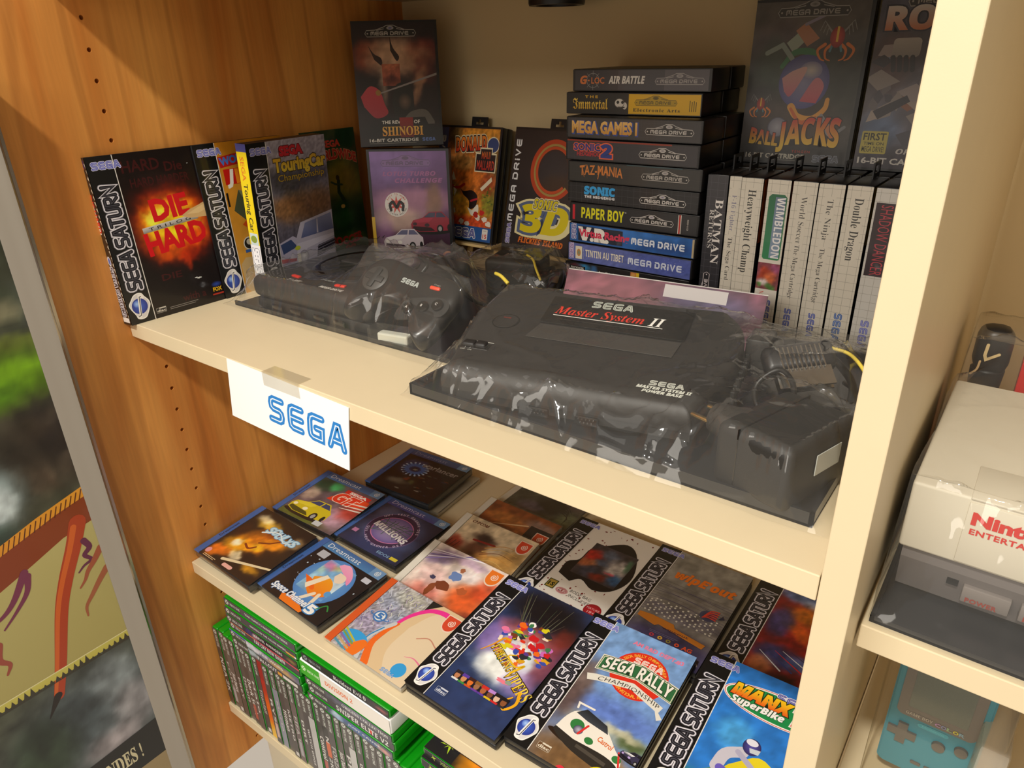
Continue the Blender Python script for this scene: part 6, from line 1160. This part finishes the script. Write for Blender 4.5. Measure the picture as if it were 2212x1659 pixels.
# --- left bag: rounded square console, pad, leads
MC = (.0930, .1180, .0030)
t_ = empty('game_console', MC, 'black square console with red buttons, in the left hand bag', 'console', None, (0, 0, .03))
b = MB(); b.box(0, .213, .002, .200, .0135, .043, .011, 4); b.build('upper_shell', CONSOLE, t_, smooth=True)
b = MB(); b.box(.004, .209, .006, .196, 0, .0137, .003, 2); b.build('lower_shell', BLACK_DULL, t_, smooth=True)
b = MB(); b.lathe([(.070, .0428), (.070, .0455), (.066, .0475), (.060, .0478), (.056, .0462), (.001, .0462)], (.1065, .108, 0), 48); b.build('slot_ring', GLOSSBLK, t_, smooth=True)
b = MB(); b.box(.066, .147, .100, .118, .0455, .0480, .001); b.build('cartridge_flap', DARKGREY, t_, smooth=True)
for x, lab in ((.064, 'power_switch'), (.144, 'reset_button')):
    b = MB(); b.box(x - .008, x + .008, .024, .0295, .0425, .0455, .0012, 2, M=Matrix.Translation((x, .0268, 0)) @ Matrix.Rotation(-.12 if x < .1 else .12, 4, 'Z') @ Matrix.Translation((-x, -.0268, 0))); b.build(lab, RED, t_, smooth=True)
a = Art(213, 200); a.nclip = False; a.text('16-BIT', 62, 12, 5.5, '#bdbab2', w=24, style='isans', bold=.04); a.push(122, 12, 0); a.mega_side(40, 4.5, ('#cfccc4',)); a.pop(); a.push(100, 34, 0).sega(0, 0, 6, '#a8aaa4', '#2a2a2a', None).pop()
a.build('name_print', t_, top_M(0, 0, .0434), PRINT)
b = MB()
for x in (.05, .085, .128, .163): b.box(x - .010, x + .010, -.0005, .0035, .003, .0115, .002, 2)
b.build('controller_port', GLOSSBLK, t_, smooth=True)
CP = Matrix.Translation((.3435, .1488, .0504)) @ (Matrix.Rotation(.1435, 4, 'Z') @ Matrix.Rotation(-.8955, 4, 'X') @ Matrix.Rotation(.1945, 4, 'Y') @ Matrix.Rotation(PI / 2, 4, 'X'))
t_ = empty('game_controller', CP.translation, 'glossy black game pad with a red start button, over the left hand console', 'game controller', None, CP.to_euler())
PAD = [(72, 0), (72, 20), (60, 36), (40, 41), (0, 38), (-40, 41), (-60, 36), (-72, 20), (-73, 0), (-71, -26), (-63, -45), (-54, -47), (-46, -38), (-34, -24), (-18, -15), (0, -12), (18, -15), (34, -24), (46, -38), (54, -47), (63, -45), (70, -26)]
PO = [(x * .00097, y * .00097) for x, y in spline(PAD + [PAD[0]], 4)[:-1]]
def pad_top(u, v, d): return .0015 + .0085 * math.sqrt(max(0, 1 - (1 - min(1, d / .016)) ** 2)) + .004 * max(0, -v / .045) * min(1, d / .008)
def pad_bot(u, v, d): return -.004 - .009 * math.sqrt(max(0, 1 - (1 - min(1, d / .018)) ** 2)) - .006 * max(0, -v / .045) * min(1, d / .008)
PADM = mat('satin_black_pad', '#1a191a', .3, coat=.15)
dome(PO, pad_top, pad_bot, 18, (0, .008)).build('pad_shell', PADM, t_, smooth='all')
b = MB(); b.lathe([(.0165, .0095), (.0165, .0112), (.0150, .0122), (.001, .0125)], (-.0437, .0058, 0), 32); o_ = b.build('direction_pad', DARKGREY, t_, smooth=True)
b = MB(); b.box(-.0567, -.0307, .0018, .0098, .0118, .0142, .0012); b.box(-.0477, -.0397, -.0072, .0188, .0118, .0143, .0012); b.build('direction_cross', BLACK_DULL, o_, smooth=True)
b = MB(); q_ = spline([(.010, -.020), (.014, -.004), (.034, .006), (.056, .012), (.068, .006), (.066, -.008), (.050, -.014), (.028, -.026), (.014, -.030), (.010, -.020)], 6)[:-1]; b.prism(q_, .0092, .0106); o2 = b.build('button_plate', BLACK_DULL, t_)
for (x, y), ch in zip(((.0228, -.0136), (.0395, -.0058), (.0550, .0019)), 'ABC'):
    b = MB(); b.lathe([(.0068, .0102), (.0068, .0135), (.0058, .0146), (.001, .0142)], (x, y, 0), 24); o_ = b.build('action_button', GLOSSBLK, t_, smooth=True)
    a = Art(4, 4); a.nclip = False; a.text(ch, .4, .4, 3, '#bdb9b4', bold=.02); a.build('button_letter', o_, top_M(x - .002, y - .002, .0151), PRINT)
b = MB(); b.box(.031, .045, .0175, .0220, .0092, .0130, .0020, 3, M=Matrix.Translation((.038, .0197, 0)) @ Matrix.Rotation(.1, 4, 'Z') @ Matrix.Translation((-.038, -.0197, 0))); b.build('start_button', mat('orange_red_button', '#e8492a', .3, coat=.3), t_, smooth=True)
a = Art(60, 30); a.nclip = False; a.push(2, 3, 0).sega(0, 0, 6.5, '#b4bcb8', '#1c1b1c', None).pop(); a.text('START', 45, 13.5, 1.6, '#8a8680', w=9); a.build('name_print', t_, top_M(-.012, .010, .0103), PRINT)
def onp(u, v, z=0): q = CP @ Vector((u, v, z)); return (q.x, q.y, q.z)
lead('pad_cable', [onp(-.004, .036, -.003), onp(-.004, .050, -.002), (.318, .205, .082), (.296, .232, .078), (.318, .245, .072), (.352, .222, .071), (.378, .196, .066), (.392, .210, .040), (.400, .250, .020)], .0024, 'black lead looping from the game pad over the left hand console')
t_ = empty('mains_adapter', (.318, .322, .003), 'black mains adapter behind the game pad in the left hand bag', 'power adapter', None, (0, 0, .25))
b = MB(); b.box(0, .074, 0, .056, 0, .050, .006, 3); b.build('adapter_body', BLACK_DULL, t_, smooth=True); b = MB(); b.tube(spline([(.074, .03, .03), (.09, .02, .04), (.095, -.01, .03), (.08, -.03, .02)], 6), .0026); b.build('adapter_lead', CABLE, t_, smooth='all')
lead('wound_cable', [(.395, .330, .012), (.405, .350, .035), (.425, .345, .046), (.438, .320, .036), (.430, .300, .014), (.412, .300, .012), (.402, .322, .026), (.414, .345, .042), (.436, .335, .04), (.446, .31, .02)], .0036, 'coiled black lead under the second easel')
for i, (P, r) in enumerate((([(.385, .262, .058), (.398, .256, .058), (.414, .248, .054)], .0022), ([(.372, .345, .060), (.392, .330, .060), (.412, .308, .056), (.424, .300, .046)], .0015))):
    lead('cable_tie', P, r, ['short yellow cable tie beside the corner of the right hand bag', 'long yellow cable tie over the coiled lead'][i], 'cable tie', YELLOWT)
t_ = empty('card_tray', (.058, .1150, .0004), 'flat black card under the square console', 'tray', None, (0, 0, .02))
b = MB(); b.box(0, .372, 0, .300, 0, .0022, .0006); b.box(0, .372, 0, .0025, 0, .006); b.build('tray_body', mat('blue_black_tray', '#15171c', .35, coat=.2), t_)
t_ = empty('clear_box', (.3150, .1140, .0030), 'small clear lidded box under the game pad', 'box', None, (0, 0, .2)); b = MB(); b.box(0, .060, 0, .020, 0, .018, .001); b.build('box_body', CLEAR, t_); b = MB(); b.box(.01, .05, .004, .016, .001, .012, .002); b.build('contents', GREYMARK, t_)

def film_bag(name, label, x0, x1, y0, y1, zf, boxes, extra, seed, nx=210, ny=180, amp=.0045, it=900, group='clear plastic bags'):
    """a sheet of film drawn tight over its contents and crumpled where it hangs free"""
    xs = np.linspace(x0, x1, nx); ys = np.linspace(y0, y1, ny); X, Y = np.meshgrid(xs, ys); ob = np.full(X.shape, zf)
    for cx, cy, hx, hy, yaw, z in boxes:
        c, s = math.cos(yaw), math.sin(yaw); U = (X - cx) * c + (Y - cy) * s; V = -(X - cx) * s + (Y - cy) * c
        ob = np.where((abs(U) < hx) & (abs(V) < hy), np.maximum(ob, z if not callable(z) else z(U, V)), ob)
    for fn in extra: ob = np.maximum(ob, fn(X, Y))
    # rounded, slightly waving border
    e = np.minimum(np.minimum(X - x0, x1 - X), np.minimum(Y - y0, y1 - Y)); z = ob + .0022; obz = ob + .0020
    edge = np.zeros(X.shape, bool); edge[0] = edge[-1] = True; edge[:, 0] = edge[:, -1] = True
    hb = zf + .0012; z[edge] = hb
    for k in range(it):
        a = .25 * (z[:-2, 1:-1] + z[2:, 1:-1] + z[1:-1, :-2] + z[1:-1, 2:]); z[1:-1, 1:-1] = np.maximum(obz[1:-1, 1:-1], a)
    free = np.clip((z - obz) / .010, 0, 1); gy, gx = np.gradient(z, ys, xs); slope = np.clip(np.hypot(gx, gy) / .5, 0, 1)
    def ridge(a_, f, sd, warp=1.0):
        r = math.radians(a_); u = (X * math.cos(r) + Y * math.sin(r)) * f; v = (-X * math.sin(r) + Y * math.cos(r)) * f
        n = vnoise(u * .35 + warp * (vnoise(u, v * .3, sd) - .5), v * 1.3 + 2.2 * (vnoise(u * .7, v * .7, sd + 5) - .5), sd + 2); return 1 - abs(2 * n - 1)
    w = sum((ridge(a_, f, seed + i) ** 2.2) * g for i, (a_, f, g) in enumerate(((20, 26, 1.0), (95, 30, .9), (150, 22, 1.0), (60, 60, .4), (120, 75, .35), (5, 120, .15))))
    w2 = sum((ridge(a_, f, seed + 20 + i) ** 3) * g for i, (a_, f, g) in enumerate(((35, 14, 1.0), (110, 16, .9), (165, 12, .8))))
    inner = np.clip(e / .012, 0, 1)
    z = z + inner * (amp * (w - .8) * (.08 + .62 * free + .5 * slope) + amp * .55 * w2 * (.10 + .4 * free))
    z = np.maximum(z, ob + .0009); z[edge] = hb
    wob = .006 * (fbm(X * 30, Y * 30, seed + 40, 3) - .5); rim = np.clip(1 - e / .03, 0, 1)
    vs = np.stack([X + wob * rim, Y + .006 * (fbm(X * 30 + 9, Y * 30, seed + 41, 3) - .5) * rim, z], -1).reshape(-1, 3)
    J, I = np.meshgrid(np.arange(ny - 1), np.arange(nx - 1), indexing='ij'); a = (J * nx + I).ravel(); F = np.stack([a, a + 1, a + nx + 1, a + nx], 1)
    me = bpy.data.meshes.new(name); me.from_pydata(vs.tolist(), [], F.tolist()); me.materials.append(FILM); me.polygons.foreach_set('use_smooth', [True] * len(me.polygons)); me.update()
    return tag(link(name, me), label, 'plastic bag', group)
def wedge_field(X, Y):
    c, s = math.cos(.195), math.sin(.195); U = (X - .596) * c + (Y - .0705) * s; V = -(X - .596) * s + (Y - .0705) * c
    hw = .121 + .10 * np.clip(V, 0, .12); inside = (abs(U - .003) < hw) & (V > .001) & (V < .173); d = np.minimum(np.minimum(hw - abs(U - .003), V), .174 - V)
    return np.where(inside, .0052 + .0328 + .1637 * V - .013 * (1 - np.sqrt(np.clip(1 - (1 - np.clip(d / .013, 0, 1)) ** 2, 0, 1))) + .0006, 0)
film_bag('plastic_bag', 'clear crumpled plastic bag around the wedge shaped console', .4390, .8345, .0385, .3740, 0, [(.6335, .203, .188, .157, 0, .012), (.7858, .0893, .031, .043, -.28, .0575), (.727, .106, .034, .016, -.28, .050), (.755, .255, .05, .03, 0, .045), (.762, .205, .028, .018, .6, .064)], [wedge_field], 3)
def pad_field(X, Y):
    R_ = np.array(CP.to_3x3()); p = np.array(CP.translation); z = np.zeros(X.shape)
    for u in np.linspace(-.072, .072, 60):
        for v in np.linspace(-.046, .040, 40):
            if v < -.012 and abs(u) < .030 + (-.012 - v) * .6: continue
            q = R_ @ np.array([u, v, .014]) + p; z = np.where((abs(X - q[0]) < .0024) & (abs(Y - q[1]) < .0024), np.maximum(z, q[2]), z)
    return z
film_bag('plastic_bag', 'clear crumpled plastic bag around the square console and pad', .0420, .4360, .1055, .4300, 0, [(.197, .221, .108, .101, .03, .0475), (.351, .357, .042, .032, .25, .055), (.420, .325, .024, .030, 0, .048), (.32, .22, .03, .03, 0, .080)], [pad_field], 11)

# ================================================================== right bay
NX, NY, NZ = .8700, .0890, ZE + .0062
t_ = empty('game_console', (NX, NY, NZ), 'light and dark grey front loading console in a clear bag, right bay', 'console')
b = MB(); b.box(0, .248, 0, .197, .040, .0915, .0022, 3); b.build('upper_shell', NESLIGHT, t_, smooth=True)
b = MB(); pr = [(.004, .0395), (.004, .030), (.014, .0), (.190, 0), (.195, .0395)]
for sx in (0,): b.add([(.003, y, z) for y, z in pr] + [(.245, y, z) for y, z in pr], [(0, 1, 6, 5), (1, 2, 7, 6), (2, 3, 8, 7), (3, 4, 9, 8), (4, 0, 5, 9), (0, 1, 2, 3, 4), (5, 6, 7, 8, 9)])
b.build('lower_shell', NESDARK, t_)
b = MB(); b.box(.0335, .2, -.0012, .0004, .0425, .0885, .0006); b.box(.0335, .2, -.0010, .046, .0905, .0922, .0006); b.build('loading_door', NESLIGHT, t_, smooth=True)
a = Art(90, 30); a.nclip = False; a.text('Nintendo', 0, 10, 8.5, '#c8281e', w=58, style=None, bold=.05); a.text('ENTERTAINMENT SYSTEM', 0, 2.5, 4, '#c8281e', w=84, bold=.03, space=1.1); a.build('door_print', t_, front_M(.0375, .0635, -.0016), PRINT)
FM = lambda x, z, o=.0: Matrix(((1, 0, 0, x), (0, .316, .949 * -1, .004 + (.030 - z) * .333 - o), (0, .949 * 1, .316, z), (0, 0, 0, 1))) if z < .03 else front_M(x, z, .004 - o)
b = MB(); b.box(.033, .040, .0062, .0090, .018, .0245); b.build('lamp_window', GLOSSBLK, t_)
for x, w_ in ((.0430, .028), (.0760, .028)):
    b = MB(); b.box(x, x + w_, .0030, .012, .0095, .0225, .0012, 2); o_ = b.build('front_button', mat('mid_grey_button', '#77706c', .45), t_, smooth=True)
    a = Art(28, 6); a.nclip = False; a.text('POWER' if x < .05 else 'RESET', 3, 1, 3.4, '#8c3428', w=18, bold=.03, space=1.1); a.build('button_print', o_, front_M(x, .0100, .0026), PRINT)
b = MB()
for q in range(14): b.box(.10 + q * .009, .104 + q * .009, .06, .19, .0913, .0919)
b.build('top_vents', NESDARK, t_)
b = MB(); b.box(.108, .150, .030, .058, .0915, .0935, .002); b.build('top_badge', DARKGREY, t_)
tray((.8665, .0560, ZE + .0004), .30, .26, .0055, 'shallow black tray under the grey front loading console')
t_ = empty('cable_plug', (.862 + .014, .330, ZE + .002), 'black plug and lead with a cream mark behind the grey console', 'connector', None, (0, 0, .2))
b = MB(); b.box(-.004, .052, 0, .040, 0, .060, .012, 3); b.build('plug_body', BLACK, t_, smooth=True)
b = MB(); b.box(.002, .030, .004, .034, .085, .128, .010, 3); b.lathe([(.012, .055), (.014, .086), (.010, .090)], (.016, .02, 0), 18); b.build('plug_head', BLACK, t_, smooth=True)
a = Art(16, 22); a.nclip = False; a.stroke([(3, 18), (2.4, 8), (4, 4), (13, 10)], 2.6, '#d8c08c'); a.stroke(spline([(0, 2), (-1, -6), (-5, -11)], 4), 1.8, '#c8a878'); a.build('plug_mark', t_, front_M(.006, .096, .0036), PRINT)
t_ = empty('red_box', (.912, .330, ZE + .002), 'red box behind the grey console at the picture edge', 'box'); b = MB(); b.box(0, .06, 0, .05, 0, .105, .001); b.build('box_body', mat('red_card', '#c01c18', .4), t_)
def nes_field(X, Y): return np.where((X > NX - .001) & (X < NX + .25) & (Y > NY - .001) & (Y < NY + .198), NZ + .093 , ZE)
film_bag('plastic_bag', 'clear plastic bag around the grey front loading console', .8655, 1.150, .0530, .4200, ZE, [(1.0, .35, .13, .04, 0, ZE + .125), (1.02, .18, .155, .125, 0, ZE + .007)], [nes_field], 23, 150, 190, .0055, 500)
# boxed handheld on the shelf below
HB = (.880, .150, -.3348)
t_ = empty('display_box', HB, 'clear display box around the teal handheld, right bay', 'box')
b = MB(); b.box(0, .094, 0, .058, 0, .185, .003, 3); b.build('box_shell', CLEAR, t_, smooth=True)
b = MB(); b.box(.076, .098, -.002, .060, .0, .118, .004, 2); b.build('box_flange', film_mat('frosted_flange', .35, .2, (.9, .85, .75), 1.4, (.75, .68, .56)), t_, smooth=True)
GX, GY, GZ = .8885, .1800, -.3120
t_ = empty('handheld_console', (GX, GY, GZ), 'teal handheld game console standing in a clear box, right bay', 'handheld console')
w, h = .0735, .128; out = rrect(0, 0, w, h, .006, 5); q_ = [(x, z - .003 * math.sin(PI * x / w) if z < .02 else z) for x, z in out]
Mx = Matrix(((1, 0, 0, 0), (0, 0, -1, 0), (0, 1, 0, 0), (0, 0, 0, 1)))
b = MB(); b.prism(q_, -.018, 0, M=Mx); b.prism([(.0015 + x * (1 - .003 / w), .0015 + z * (1 - .003 / h)) for x, z in q_], 0, .0016, M=Mx); b.build('body_shell', GBC, t_)
b = MB(); P = rrect(.006, .066, w - .006, .124, .005, 5); P = [(x, z - (.004 * math.sin(PI * (x - .006) / (w - .012)) if z < .09 else 0)) for x, z in P]; b.prism(P, .0016, .0026, M=Mx); o_ = b.build('screen_bezel', mat('grey_bezel', '#6c655e', .3, coat=.2), t_)
b = MB(); b.prism(rrect(.014, .077, w - .014, .1195, .001, 2), .0026, .0030, M=Mx); b.build('screen', mat('unlit_screen', '#5c6258', .15, coat=.4), o_)
a = Art(60, 12); a.nclip = False; a.text('GAME BOY', 0, 3, 3.2, '#b8b0a4', w=21, style='sans', bold=0); 
for i, (ch, c) in enumerate(zip('COLOR', ('#b88ac0', '#8a90c0', '#90b088', '#d8d03c', '#8aa8b8'))): a.text(ch, 23 + i * 4.6, 2.6, 3.4, c, w=3.8, bold=.03)
a.build('bezel_print', o_, front_M(.0135, .0650, -.0030), PRINT)
b = MB(); b.prism([(-.004, -.0115), (.004, -.0115), (.004, -.004), (.0115, -.004), (.0115, .004), (.004, .004), (.004, .0115), (-.004, .0115), (-.004, .004), (-.0115, .004), (-.0115, -.004), (-.004, -.004)], .0016, .0042, M=Matrix.Translation((.0144, 0, .0440)) @ Mx); b.build('direction_pad', mat('grey_brown_button', '#5f5a54', .4), t_)
for x, z in ((.0435, .0455), (.0600, .0505)): b = MB(); b.cyl((x, z, .0016), .0054, .0050, .0026, 22, M=Mx); b.build('action_button', mat('grey_brown_button', '#5f5a54', .4), t_, smooth=True)
for x in (.031, .042): b = MB(); b.prism(rrect(x - .0042, .0135, x + .0042, .0165, .0014, 3), .0016, .0030, M=Mx); b.build('menu_button', mat('grey_brown_button', '#5f5a54', .4), t_)
a = Art(24, 5); a.nclip = False; a.rr(0, 0, 24, 4.4, 2.2, '#5aa8b8'); a.rr(.4, .4, 23.6, 4, 1.8, '#419db0'); a.text('Nintendo', 3.5, 1.2, 2, '#5fb0be', w=17, bold=.02); a.build('badge_print', t_, front_M(.0245, .0575, -.0019), PRINT)
